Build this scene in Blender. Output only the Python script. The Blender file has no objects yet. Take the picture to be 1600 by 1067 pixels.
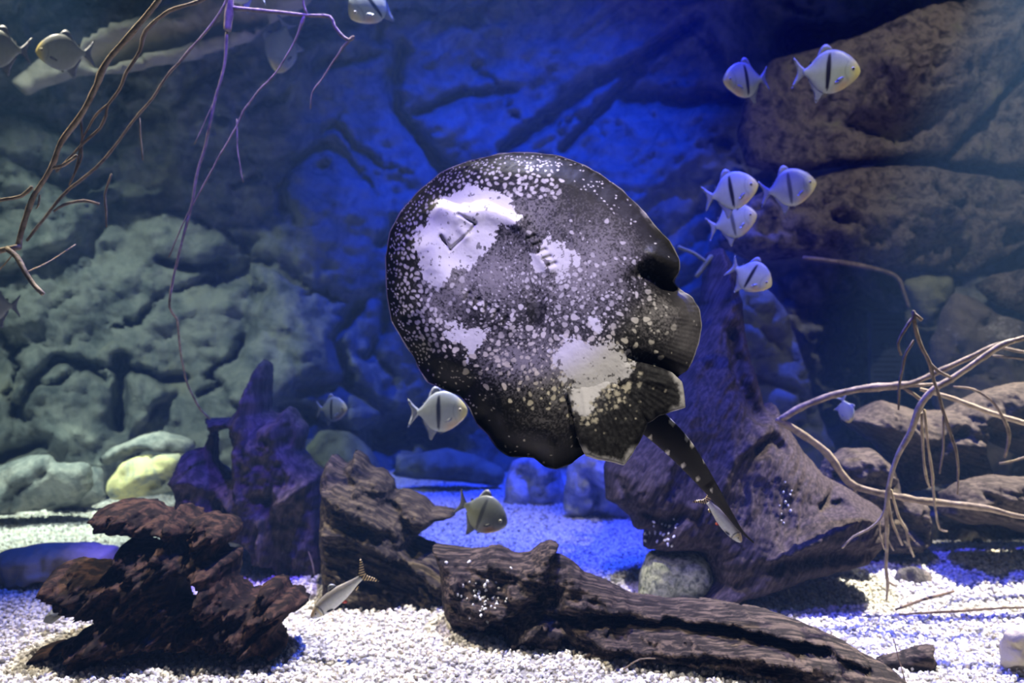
import bpy, math, random
import numpy as np
from mathutils import Vector, Matrix, Euler
from mathutils.geometry import delaunay_2d_cdt

# ------------------------------------------------------------------ camera, world, lights
SC = bpy.context.scene
COL = SC.collection
R = math.radians
F = 1600 * 35.0 / 36.0          # focal length in pixels of the 1600x1067 frame
CAMZ = 0.70

cd = bpy.data.cameras.new('camera')
cam = bpy.data.objects.new('camera', cd)
COL.objects.link(cam)
cam.location = (0, 0, CAMZ)
cam.rotation_euler = (R(90), 0, 0)
cd.lens = 35.0
cd.sensor_width = 36.0
cd.clip_start = 0.02
cd.dof.use_dof = True
cd.dof.focus_distance = 1.68
cd.dof.aperture_fstop = 4.5
SC.camera = cam

SC.view_settings.view_transform = 'Standard'
SC.view_settings.look = 'None'
SC.view_settings.gamma = 1.0
SC.view_settings.use_curve_mapping = False
SC.view_settings.exposure = 0.0
SC.cycles.max_bounces = 4
SC.cycles.diffuse_bounces = 2
SC.cycles.glossy_bounces = 2
SC.cycles.volume_bounces = 0
SC.cycles.transparent_max_bounces = 4
SC.cycles.sample_clamp_indirect = 4.0

world = bpy.data.worlds.new('world')
SC.world = world
world.use_nodes = True
world.node_tree.nodes['Background'].inputs[0].default_value = (0.16, 0.30, 0.70, 1)
world.node_tree.nodes['Background'].inputs[1].default_value = 0.03


def spot(name, loc, target, energy, color, angle=60, blend=0.5, size=0.06):
    l = bpy.data.lights.new(name, 'SPOT')
    l.energy = energy
    l.color = color
    l.spot_size = R(angle)
    l.spot_blend = blend
    l.shadow_soft_size = size
    o = bpy.data.objects.new(name, l)
    COL.objects.link(o)
    o.location = loc
    o.rotation_euler = (Vector(target) - Vector(loc)).to_track_quat('-Z', 'Y').to_euler()
    return o


BLUE = (0.004, 0.040, 1.0)
# lamps hanging above the water, like the rows of aquarium spots the light comes from
spot('lamp_blue_back', (0.15, 3.7, 3.6), (0.05, 5.2, 1.5), 640, BLUE, 58, 0.9, 0.05)
spot('lamp_blue_floor', (0.55, 3.9, 3.4), (0.36, 4.05, 0.0), 1000, (0.02, 0.05, 1.0), 44, 0.6, 0.04)
spot('lamp_blue_front', (0.1, 3.1, 3.2), (-0.15, 2.5, 0.0), 480, (0.02, 0.08, 1.0), 56, 0.6, 0.04)
spot('lamp_blue_branches', (-0.25, 1.8, 3.2), (-0.60, 2.45, 1.5), 900, (0.11, 0.06, 1.0), 15, 0.8, 0.03)
spot('lamp_violet_ray', (-0.35, 0.65, 2.5), (-0.011, 1.75, 0.935), 165, (0.30, 0.24, 1.0), 15.0, 0.25, 0.015)
spot('lamp_white_left', (-1.95, 2.0, 3.5), (-1.70, 4.5, 0.42), 420, (0.78, 1.0, 0.96), 36, 0.9, 0.05)
spot('lamp_white_left_floor', (-1.75, 3.75, 3.3), (-1.85, 3.78, 0.0), 900, (0.80, 1.0, 0.86), 26, 0.7, 0.05)
spot('lamp_white_branches', (-1.95, 2.95, 3.1), (-1.12, 2.35, 1.3), 560, (1.0, 0.9, 0.70), 42, 0.7, 0.03)
spot('lamp_white_front', (-0.35, 2.95, 3.1), (-0.2, 2.05, 0.0), 880, (1.0, 0.96, 0.92), 42, 0.6, 0.025)
spot('lamp_white_ray', (0.32, 0.75, 2.55), (0.09, 1.70, 0.65), 165, (1.0, 0.93, 0.82), 20, 0.6, 0.03)
spot('lamp_white_middle', (-0.62, 2.7, 3.4), (-0.40, 3.75, 0.0), 190, (0.85, 0.92, 1.0), 25, 0.8, 0.05)
spot('lamp_cool_fish', (1.35, 1.7, 3.1), (0.90, 2.85, 1.12), 105, (1.0, 0.97, 0.86), 24, 0.8, 0.03)
spot('lamp_blue_fish', (0.55, 2.8, 3.3), (0.85, 2.9, 1.0), 520, (0.06, 0.07, 1.0), 44, 0.8, 0.03)
spot('lamp_warm_right', (2.15, 3.55, 3.0), (1.42, 2.5, 0.0), 2300, (1.0, 0.96, 0.80), 36, 0.5, 0.025)
spot('lamp_blue_trunk', (0.25, 1.7, 3.1), (0.62, 2.95, 0.55), 280, (0.10, 0.09, 1.0), 24, 0.8, 0.04)
spot('lamp_warm_right_wall', (1.6, 2.1, 3.5), (1.85, 4.4, 1.25), 190, (0.90, 0.86, 0.84), 44, 0.9, 0.05)

# ------------------------------------------------------------------ numeric helpers
rng = np.random.default_rng(7)
random.seed(7)


def at(px, py, Y):
    return Vector(((px - 800.0) / F * Y, Y, CAMZ - (py - 533.5) / F * Y))


_P = np.random.default_rng(11).permutation(4096)
_V = np.random.default_rng(12).uniform(-1, 1, 4096)


def _h(i, j, k):
    return _V[_P[(_P[(_P[i & 4095] + j) & 4095] + k) & 4095]]


def noise3(x, y, z):
    x, y, z = np.broadcast_arrays(np.asarray(x, float), np.asarray(y, float), np.asarray(z, float))
    i, j, k = np.floor(x).astype(int), np.floor(y).astype(int), np.floor(z).astype(int)
    u, v, w = x - i, y - j, z - k
    u, v, w = [t * t * t * (t * (t * 6 - 15) + 10) for t in (u, v, w)]
    r = 0
    for a in (0, 1):
        for b in (0, 1):
            for c in (0, 1):
                r = r + (u if a else 1 - u) * (v if b else 1 - v) * (w if c else 1 - w) * _h(i + a, j + b, k + c)
    return r


def fbm(x, y, z=0.0, o=4, g=0.5, ridged=False):
    s, a, t = 0.0, 1.0, 0.0
    for n in range(o):
        f = 2.03 ** n
        q = noise3(np.asarray(x) * f + 13.1 * n, np.asarray(y) * f + 7.7 * n, np.asarray(z) * f + 3.3 * n)
        s = s + a * ((1 - 2 * np.abs(q)) if ridged else q)
        t += a
        a *= g
    return s / t


def sstep(a, b, x):
    t = np.clip((x - a) / (b - a), 0, 1)
    return t * t * (3 - 2 * t)


def seg_dist(P, A, B):
    """distance of points P (n,2) to polyline segments A->B (m,2); min over the segments"""
    out = np.full(len(P), 1e9)
    for a, b in zip(A, B):
        ab = b - a
        t = np.clip(((P - a) @ ab) / max(ab @ ab, 1e-9), 0, 1)
        d = np.hypot(*(P - a - t[:, None] * ab).T)
        np.minimum(out, d, out)
    return out


def inside(P, poly):
    x, y = P[:, 0], P[:, 1]
    c = np.zeros(len(P), bool)
    n = len(poly)
    for i in range(n):
        x1, y1 = poly[i]
        x2, y2 = poly[(i + 1) % n]
        if y1 == y2:
            continue
        m = ((y1 > y) != (y2 > y)) & (x < (x2 - x1) * (y - y1) / (y2 - y1) + x1)
        c ^= m
    return c


def poly_dist(P, poly):
    q = np.asarray(poly, float)
    return seg_dist(P, q, np.roll(q, -1, 0))


def line_dist(P, line):
    q = np.asarray(line, float)
    return seg_dist(P, q[:-1], q[1:])


def refine(poly, step, jit=0.0, seed=0, closed=True, smooth=1):
    """subdivide an outline to about step px, round it a little and roughen it"""
    q = np.asarray(poly, float)
    pts = []
    n = len(q)
    for i in range(n if closed else n - 1):
        a, b = q[i], q[(i + 1) % n]
        m = max(1, int(round(np.hypot(*(b - a)) / step)))
        for k in range(m):
            pts.append(a + (b - a) * k / m)
    p = np.array(pts)
    for _ in range(smooth):
        p = 0.5 * p + 0.25 * (np.roll(p, 1, 0) + np.roll(p, -1, 0))
    if jit:
        p = p + jit * np.stack([fbm(p[:, 0] / 17, p[:, 1] / 17, seed + .3, 3), fbm(p[:, 0] / 17, p[:, 1] / 17, seed + 40.7, 3)], 1)
    return p


# ------------------------------------------------------------------ objects
def new_obj(name, me, mat=None, parent=None):
    o = bpy.data.objects.new(name, me)
    COL.objects.link(o)
    if mat is not None and me is not None:
        me.materials.clear()
        me.materials.append(mat)
    if parent is not None:
        o.parent = parent
    return o


def tag(o, label=None, cat=None, group=None, kind=None):
    if label:
        o['label'] = label
    if cat:
        o['category'] = cat
    if group:
        o['group'] = group
    if kind:
        o['kind'] = kind
    return o


def mesh(name, verts, faces, smooth=True, col=None):
    me = bpy.data.meshes.new(name)
    me.from_pydata([tuple(v) for v in verts], [], [tuple(int(i) for i in f) for f in faces])
    me.update()
    if smooth:
        me.polygons.foreach_set('use_smooth', np.ones(len(me.polygons), bool))
    if col is not None:
        a = me.color_attributes.new('pigment', 'FLOAT_COLOR', 'POINT')
        c = np.ones((len(verts), 4), np.float32)
        c[:, :col.shape[1]] = col
        a.data.foreach_set('color', c.ravel())
    return me


def empty(name, loc=(0, 0, 0)):
    o = bpy.data.objects.new(name, None)
    COL.objects.link(o)
    o.location = loc
    o.empty_display_size = 0.05
    return o


def rebase(o):
    """put the origin of a mesh object at its base"""
    me = o.data
    n = len(me.vertices)
    c = np.empty(n * 3)
    me.vertices.foreach_get('co', c)
    c = c.reshape(-1, 3)
    b = np.array([c[:, 0].mean(), c[:, 1].mean(), c[:, 2].min()])
    me.vertices.foreach_set('co', (c - b).ravel())
    me.update()
    o.location = b
    return o


def slab(name, outline, depth, mat, thick=0.1, rad=40, space=7, jit=2.0, seed=0, holes=(), rough=0.012, rscale=40,
         grain=None, gamp=0.012, gfreq=9, marks=(), back=1.0, extra=None, parent=None, power=0.5, fine=.55, facet=0):
    """A solid with the given outline: its outline is given in image pixels and stands at depth(u,v) metres; it swells to
    +-thick metres, with grooves, ridges, grain and roughness as real relief on both faces.
    marks: (polyline, width_px, height_m) ridges (+) and cracks (-)"""
    loops = [refine(outline, space, jit, seed)] + [refine(h, space, jit * .5, seed + 5) for h in holes]
    lo, hi = loops[0].min(0), loops[0].max(0)
    gx, gy = np.meshgrid(np.arange(lo[0], hi[0], space), np.arange(lo[1], hi[1], space * .87))
    gx = gx + (np.arange(gx.shape[0]) % 2)[:, None] * space * .5
    P = np.stack([gx.ravel(), gy.ravel()], 1)
    P = P + np.random.default_rng(seed + 3).uniform(-.22, .22, P.shape) * space
    ok = inside(P, loops[0])
    d = np.full(len(P), 1e9)
    for k, l in enumerate(loops):
        if k:
            ok &= ~inside(P, l)
        np.minimum(d, poly_dist(P, l), out=d)
    P = P[ok & (d > space * .55)]
    allp = np.concatenate(loops + [P])
    edges, o = [], 0
    for l in loops:
        n = len(l)
        edges += [(o + i, o + (i + 1) % n) for i in range(n)]
        o += n
    nb = o
    V, E, T, ov, _, _ = delaunay_2d_cdt([Vector((float(a), float(b))) for a, b in allp], edges, [], 0, 1e-4)
    V = np.array([tuple(v) for v in V])
    T = np.array([t for t in T if len(t) == 3])
    cen = V[T].mean(1)
    ok = inside(cen, loops[0])
    for l in loops[1:]:
        ok &= ~inside(cen, l)
    T = T[ok]
    d = np.full(len(V), 1e9)
    for l in loops:
        np.minimum(d, poly_dist(V, l), out=d)
    bnd = d < 1e-3
    u, v = V[:, 0], V[:, 1]
    prof = np.clip(1 - (1 - np.clip(d / rad, 0, 1)) ** 2, 0, 1) ** power
    fade = sstep(0, rad * .45, d)

    def relief(side):
        h = thick * prof
        if facet:
            fr_ = np.random.default_rng(seed * 7 + side)
            cu, cv, hw, hh = (lo[0] + hi[0]) / 2, (lo[1] + hi[1]) / 2, (hi[0] - lo[0]) / 2, (hi[1] - lo[1]) / 2
            a0 = fr_.uniform(0, 6.28)
            for k in range(facet):
                a1 = a0 + 6.283 * k / facet + fr_.uniform(-.3, .3)
                g_ = fr_.uniform(.5, 1.1)
                h = np.minimum(h, thick * (fr_.uniform(.62, .95) + g_ * ((u - cu) / hw * math.cos(a1) + (v - cv) / hh * math.sin(a1)) + .12 * fbm(u / 60, v / 60, seed + k, 2)))
            h = np.maximum(h, thick * .3 * prof)
        h = h + rough * fbm(u / rscale, v / rscale, seed * 3.7 + side, 5, .55) * (0.25 + .75 * fade) * 2
        h = h + rough * fine * fbm(u / (rscale * .33), v / (rscale * .33), seed * 1.7 + side, 4, .6, True) * (0.3 + .7 * fade)
        if grain is not None:
            a = R(grain)
            w = 14 * fbm(u / 90, v / 90, seed + 9.1, 2)
            al = (u * math.cos(a) - v * math.sin(a)) + w
            ac = (u * math.sin(a) + v * math.cos(a)) + 1.6 * w
            h = h + gamp * fbm(al / 150, ac / (gfreq * 2.2), seed + side * 5.5, 3, .6, True) * (0.2 + .8 * fade)
            h = h + gamp * .55 * fbm(al / 70, ac / (gfreq * .62), seed + side * 2.5, 3, .6, True) * (0.35 + .65 * fade)
        for line, wd, am in marks:
            q = line_dist(V, line) + wd * .35 * fbm(u / 14, v / 14, seed + 1.9, 2)
            h = h + am * (np.exp(-(q / wd) ** 2) if am < 0 else np.exp(-1.1 * np.abs(q) / wd)) * (0.3 + .7 * fade)
        if extra is not None and side == 0:
            h = h + extra(u, v) * fade
        return h

    Y = depth(u, v) if callable(depth) else np.full(len(V), float(depth))
    X = (u - 800) / F * Y
    Z = CAMZ - (v - 533.5) / F * Y
    hf, hb = relief(0), relief(1) * back
    hb = np.where(bnd, 0, np.maximum(hb, -hf + .004))
    hf = np.where(bnd, 0, hf)
    front = np.stack([X, Y - hf, Z], 1)
    inner = np.where(~bnd)[0]
    bi = np.arange(len(V))
    bi[inner] = len(V) + np.arange(len(inner))
    bk = np.stack([X, Y + hb, Z], 1)[inner]
    verts = np.concatenate([front, bk])
    # orient the front faces to the camera (-Y)
    e1, e2 = front[T[:, 1]] - front[T[:, 0]], front[T[:, 2]] - front[T[:, 0]]
    fl = (e1[:, 2] * e2[:, 0] - e1[:, 0] * e2[:, 2]) > 0
    T[fl] = T[fl][:, ::-1]
    faces = np.concatenate([T, bi[T][:, ::-1]])
    o = new_obj(name, mesh(name, verts, faces), mat, parent)
    if parent is None:
        rebase(o)
    return o


def curve_pts(pts, step):
    """Catmull-Rom through 4-tuples (px,py,depth,radius_px)"""
    q = np.array(pts, float)
    q = np.vstack([2 * q[0] - q[1], q, 2 * q[-1] - q[-2]])
    out = []
    for i in range(1, len(q) - 2):
        m = max(2, int(np.hypot(*(q[i + 1, :2] - q[i, :2])) / step))
        for t in np.linspace(0, 1, m, endpoint=False):
            a, b, c, d = q[i - 1], q[i], q[i + 1], q[i + 2]
            out.append(.5 * (2 * b + (c - a) * t + (2 * a - 5 * b + 4 * c - d) * t * t + (3 * b - a - 3 * c + d) * t ** 3))
    out.append(q[-2])
    return np.array(out)


def tube(name, pts, mat, parent=None, seed=0, step=9, sides=8, wob=1.2, lump=.16, capround=True):
    """a woody stem through (px,py,depth,radius_px) points: knobbly, slightly crooked, closed at both ends"""
    p = curve_pts(pts, step)
    n = len(p)
    s = np.arange(n) * step
    env = np.minimum(1, np.minimum(np.arange(n), np.arange(n)[::-1]) / 3)
    p[:, 0] += wob * fbm(s / 22, seed + 1.5, 0, 3) * env
    p[:, 1] += wob * fbm(s / 22, seed + 8.5, 0, 3) * env
    c = np.array([at(a, b, y) for a, b, y, r in p])
    rad = np.maximum(p[:, 3], .5) / F * p[:, 2]
    rad = rad * (1 + lump * fbm(s / 14, seed + 3.3, 0, 3) * 1.6)
    verts, faces = [], []
    t = np.gradient(c, axis=0)
    t /= np.linalg.norm(t, axis=1)[:, None]
    ref = np.array([.3, 1, .2])
    for i in range(n):
        a = np.cross(t[i], ref)
        a /= np.linalg.norm(a)
        b = np.cross(t[i], a)
        for k in range(sides):
            th = 2 * math.pi * k / sides
            rr = rad[i] * (1 + lump * .6 * float(noise3(i * .6, k * 1.3, seed)))
            verts.append(c[i] + rr * (math.cos(th) * a + math.sin(th) * b))
    for i in range(n - 1):
        for k in range(sides):
            k2 = (k + 1) % sides
            faces.append((i * sides + k, i * sides + k2, (i + 1) * sides + k2, (i + 1) * sides + k))
    for i, e in ((0, -1), (n - 1, 1)):
        verts.append(c[i] + e * t[i] * rad[i] * .6)
        m = len(verts) - 1
        for k in range(sides):
            k2 = (k + 1) % sides
            f = (i * sides + k2, i * sides + k, m)
            faces.append(f if e < 0 else f[::-1])
    return new_obj(name, mesh(name, verts, faces), mat, parent)


def branch(name, label, stems, mat, cat='branch', group=None, seed=0):
    """stems: list of (part_name, points); the thing is an empty at the first stem's lowest end"""
    p = max(stems[0][1], key=lambda q: q[1])
    root = empty(name, at(*p[:3]))
    tag(root, label, cat, group)
    for k, (pn, pts) in enumerate(stems):
        o = tube(pn, pts, mat, None, seed + k * 3)
        o.parent = root
        o.matrix_parent_inverse = Matrix.Translation(-Vector(at(*p[:3])))
    return root


# ------------------------------------------------------------------ materials
def nodes(name):
    m = bpy.data.materials.new(name)
    m.use_nodes = True
    nt = m.node_tree
    b = nt.nodes['Principled BSDF']
    return m, nt, b


def N(nt, typ, **kw):
    n = nt.nodes.new(typ)
    for k, v in kw.items():
        if k == 'ins':
            for a, b in v.items():
                n.inputs[a].default_value = b
        else:
            setattr(n, k, v)
    return n


def ramp(nt, stops, fac):
    r = nt.nodes.new('ShaderNodeValToRGB')
    e = r.color_ramp.elements
    while len(e) < len(stops):
        e.new(0.5)
    for q, (p, c) in zip(e, stops):
        q.position = p
        q.color = (*c, 1)
    nt.links.new(fac, r.inputs[0])
    return r


def mottled(name, stops, scale=8, rough=.85, bump=.35, bscale=60, stretch=None, angle=0, detail=8, spec=.1, blotch=None):
    """noise-coloured rock or wood; stretch gives a grain along an angle in the X-Z plane"""
    m, nt, b = nodes(name)
    L = nt.links.new
    tc = N(nt, 'ShaderNodeTexCoord')
    geo = N(nt, 'ShaderNodeNewGeometry')
    mp = N(nt, 'ShaderNodeMapping')
    mp2 = N(nt, 'ShaderNodeMapping')
    mp.inputs['Rotation'].default_value = (0, R(angle), 0)
    L(geo.outputs['Position'], mp.inputs['Vector'])
    L(mp.outputs[0], mp2.inputs['Vector'])
    if stretch:
        mp2.inputs['Scale'].default_value = (1, stretch * .6, stretch)
    n1 = N(nt, 'ShaderNodeTexNoise', ins={'Scale': scale, 'Detail': detail, 'Roughness': .62, 'Distortion': .5})
    L(mp2.outputs[0], n1.inputs['Vector'])
    r = ramp(nt, stops, n1.outputs['Fac'])
    colout = r.outputs[0]
    if blotch:
        n3 = N(nt, 'ShaderNodeTexNoise', ins={'Scale': blotch[1], 'Detail': 5.0, 'Roughness': .7})
        L(geo.outputs['Position'], n3.inputs['Vector'])
        rr = ramp(nt, [(blotch[2], (0, 0, 0)), (blotch[2] + .12, (1, 1, 1))], n3.outputs['Fac'])
        mx = N(nt, 'ShaderNodeMixRGB')
        L(rr.outputs[0], mx.inputs['Fac'])
        L(colout, mx.inputs['Color1'])
        mx.inputs['Color2'].default_value = (*blotch[0], 1)
        colout = mx.outputs[0]
    L(colout, b.inputs['Base Color'])
    n2 = N(nt, 'ShaderNodeTexNoise', ins={'Scale': bscale, 'Detail': 6.0, 'Roughness': .65})
    L(mp2.outputs[0], n2.inputs['Vector'])
    bm = N(nt, 'ShaderNodeBump', ins={'Strength': bump, 'Distance': .02})
    L(n2.outputs['Fac'], bm.inputs['Height'])
    L(bm.outputs[0], b.inputs['Normal'])
    b.inputs['Roughness'].default_value = rough
    b.inputs['Specular IOR Level'].default_value = spec
    return m


def wood(name, dark, mid, light, angle=0, scale=7, stretch=9, bump=.22):
    return mottled(name, [(.30, dark), (.48, mid), (.62, light), (.74, mid)], scale=scale, rough=.8, bump=bump, bscale=18, stretch=stretch, angle=angle, spec=.04)


M = {}
M['wood_root'] = wood('wood_root', (.006, .005, .005), (.016, .011, .010), (.065, .036, .026), 40, 9, 5)
M['wood_stump'] = wood('wood_stump', (.02, .017, .015), (.055, .044, .036), (.12, .092, .072), 75, 6, 7)
M['wood_block'] = wood('wood_block', (.009, .008, .008), (.030, .024, .021), (.095, .075, .052), -22, 9, 9)
M['wood_log'] = wood('wood_log', (.006, .005, .005), (.022, .018, .0175), (.10, .074, .060), -9, 4.5, 24)
M['wood_trunk'] = wood('wood_trunk', (.015, .012, .012), (.036, .027, .027), (.075, .056, .054), 62, 6, 22, .09)
M['wood_right'] = wood('wood_right', (.018, .015, .013), (.050, .039, .034), (.095, .074, .062), -16, 6, 18)
M['twig_dark'] = mottled('twig_dark', [(.3, (.06, .04, .035)), (.6, (.17, .115, .09))], 30, .7, .3, 90)
M['twig_pale'] = mottled('twig_pale', [(.3, (.16, .12, .085)), (.6, (.46, .37, .27))], 30, .6, .3, 90)
M['twig_mid'] = mottled('twig_mid', [(.3, (.10, .075, .06)), (.6, (.30, .235, .18))], 30, .65, .3, 90)
M['wall_left'] = mottled('rock_wall', [(.28, (.07, .085, .085)), (.44, (.18, .20, .185)), (.58, (.30, .315, .275)), (.75, (.16, .175, .16))], 6, .9, .7, 30, blotch=((.29, .29, .21), 2.2, .56))
M['rock_brown'] = mottled('rock_brown', [(.34, (.035, .032, .032)), (.46, (.12, .105, .095)), (.56, (.23, .195, .165)), (.70, (.11, .10, .09))], 20, .9, .9, 60, blotch=((.20, .19, .12), 5.0, .57))
M['rock_olive'] = mottled('rock_olive', [(.28, (.08, .085, .06)), (.5, (.20, .215, .14)), (.72, (.28, .29, .19))], 8, .9, .5, 40)
M['rock_grey'] = mottled('rock_grey', [(.34, (.09, .105, .11)), (.48, (.20, .215, .21)), (.58, (.33, .335, .31)), (.7, (.18, .19, .185))], 9, .9, .9, 22)
M['rock_yellow'] = mottled('rock_yellow', [(.34, (.22, .25, .24)), (.46, (.42, .42, .33)), (.55, (.72, .66, .32)), (.75, (.80, .75, .45))], 7, .85, .4, 40)
M['rock_blue'] = mottled('rock_blue', [(.34, (.22, .25, .30)), (.48, (.48, .50, .56)), (.58, (.75, .75, .78)), (.7, (.42, .44, .48))], 9, .9, .8, 26)
M['rock_green'] = mottled('rock_green', [(.36, (.17, .19, .12)), (.5, (.42, .45, .27)), (.62, (.62, .64, .40))], 60, .95, .9, 120, detail=3)
M['rock_tan'] = mottled('rock_tan', [(.3, (.30, .27, .22)), (.5, (.46, .40, .32)), (.75, (.55, .50, .42))], 6, .9, .3, 40)

# ------------------------------------------------------------------ the tank: gravel bed and back wall
def floor_z(x, y):
    z = .016 * fbm(np.asarray(x) * 1.6, np.asarray(y) * 1.6, 2.2, 3)
    z = z + .05 * np.exp(-((np.asarray(x) - 1.62) / .42) ** 2 - ((np.asarray(y) - 3.05) / .30) ** 2)
    return z - .012


def build_floor():
    xs, ys = np.linspace(-4.4, 4.4, 220), np.linspace(1.0, 6.4, 140)
    gx, gy = np.meshgrid(xs, ys)
    gz = floor_z(gx, gy)
    v = np.stack([gx, gy, gz], -1).reshape(-1, 3)
    n, m = len(xs), len(ys)
    i = np.arange(n * m).reshape(m, n)
    f = np.stack([i[:-1, :-1], i[:-1, 1:], i[1:, 1:], i[1:, :-1]], -1).reshape(-1, 4)
    me = mesh('floor', v, f)
    mt = mottled('gravel_bed', [(.3, (.18, .17, .16)), (.5, (.42, .40, .37)), (.7, (.60, .58, .55))], 90, .95, .8, 160, detail=3)
    o = new_obj('floor', me, mt)
    tag(o, kind='structure')


def build_gravel():
    """loose white gravel: real pebbles, instanced on scattered points"""
    r = np.random.default_rng(5)
    n = 150000
    y = np.sqrt(r.uniform(1.75 ** 2, 5.5 ** 2, n))
    x = r.uniform(-.60, .60, n) * y
    z = floor_z(x, y) + r.uniform(-.002, .006, n)
    me = bpy.data.meshes.new('gravel')
    me.from_pydata(np.stack([x, y, z], 1).tolist(), [], [])
    m, nt, b = nodes('pebble')
    oi = N(nt, 'ShaderNodeObjectInfo')
    rp = ramp(nt, [(0, (.30, .27, .25)), (.10, (.52, .50, .48)), (.35, (.76, .74, .73)), (.7, (.90, .88, .86)), (.9, (.74, .66, .52)), (1, (.95, .94, .93))], oi.outputs['Random'])
    nt.links.new(rp.outputs[0], b.inputs['Base Color'])
    b.inputs['Roughness'].default_value = .75
    o = new_obj('gravel', me, m)
    tag(o, 'loose white and beige gravel covering the tank floor', 'gravel', kind='stuff')
    g = bpy.data.node_groups.new('pebbles', 'GeometryNodeTree')
    g.interface.new_socket('Geometry', in_out='INPUT', socket_type='NodeSocketGeometry')
    g.interface.new_socket('Geometry', in_out='OUTPUT', socket_type='NodeSocketGeometry')
    L = g.links.new
    gi, go = g.nodes.new('NodeGroupInput'), g.nodes.new('NodeGroupOutput')
    ico = g.nodes.new('GeometryNodeMeshIcoSphere')
    ico.inputs['Radius'].default_value = .0070
    ico.inputs['Subdivisions'].default_value = 1
    sm = g.nodes.new('GeometryNodeSetMaterial')
    sm.inputs['Material'].default_value = m
    iop = g.nodes.new('GeometryNodeInstanceOnPoints')
    rr = g.nodes.new('FunctionNodeRandomValue')
    rr.data_type = 'FLOAT_VECTOR'
    rr.inputs[1].default_value = (6.28, 6.28, 6.28)
    rs = g.nodes.new('FunctionNodeRandomValue')
    rs.data_type = 'FLOAT_VECTOR'
    rs.inputs[0].default_value = (.55, .55, .45)
    rs.inputs[1].default_value = (1.45, 1.2, 1.0)
    rs.inputs['Seed'].default_value = 3
    L(ico.outputs['Mesh'], sm.inputs['Geometry'])
    L(gi.outputs[0], iop.inputs['Points'])
    L(sm.outputs[0], iop.inputs['Instance'])
    L(rr.outputs[0], iop.inputs['Rotation'])
    L(rs.outputs[0], iop.inputs['Scale'])
    L(iop.outputs[0], go.inputs[0])
    md = o.modifiers.new('pebbles', 'NODES')
    md.node_group = g


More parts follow.
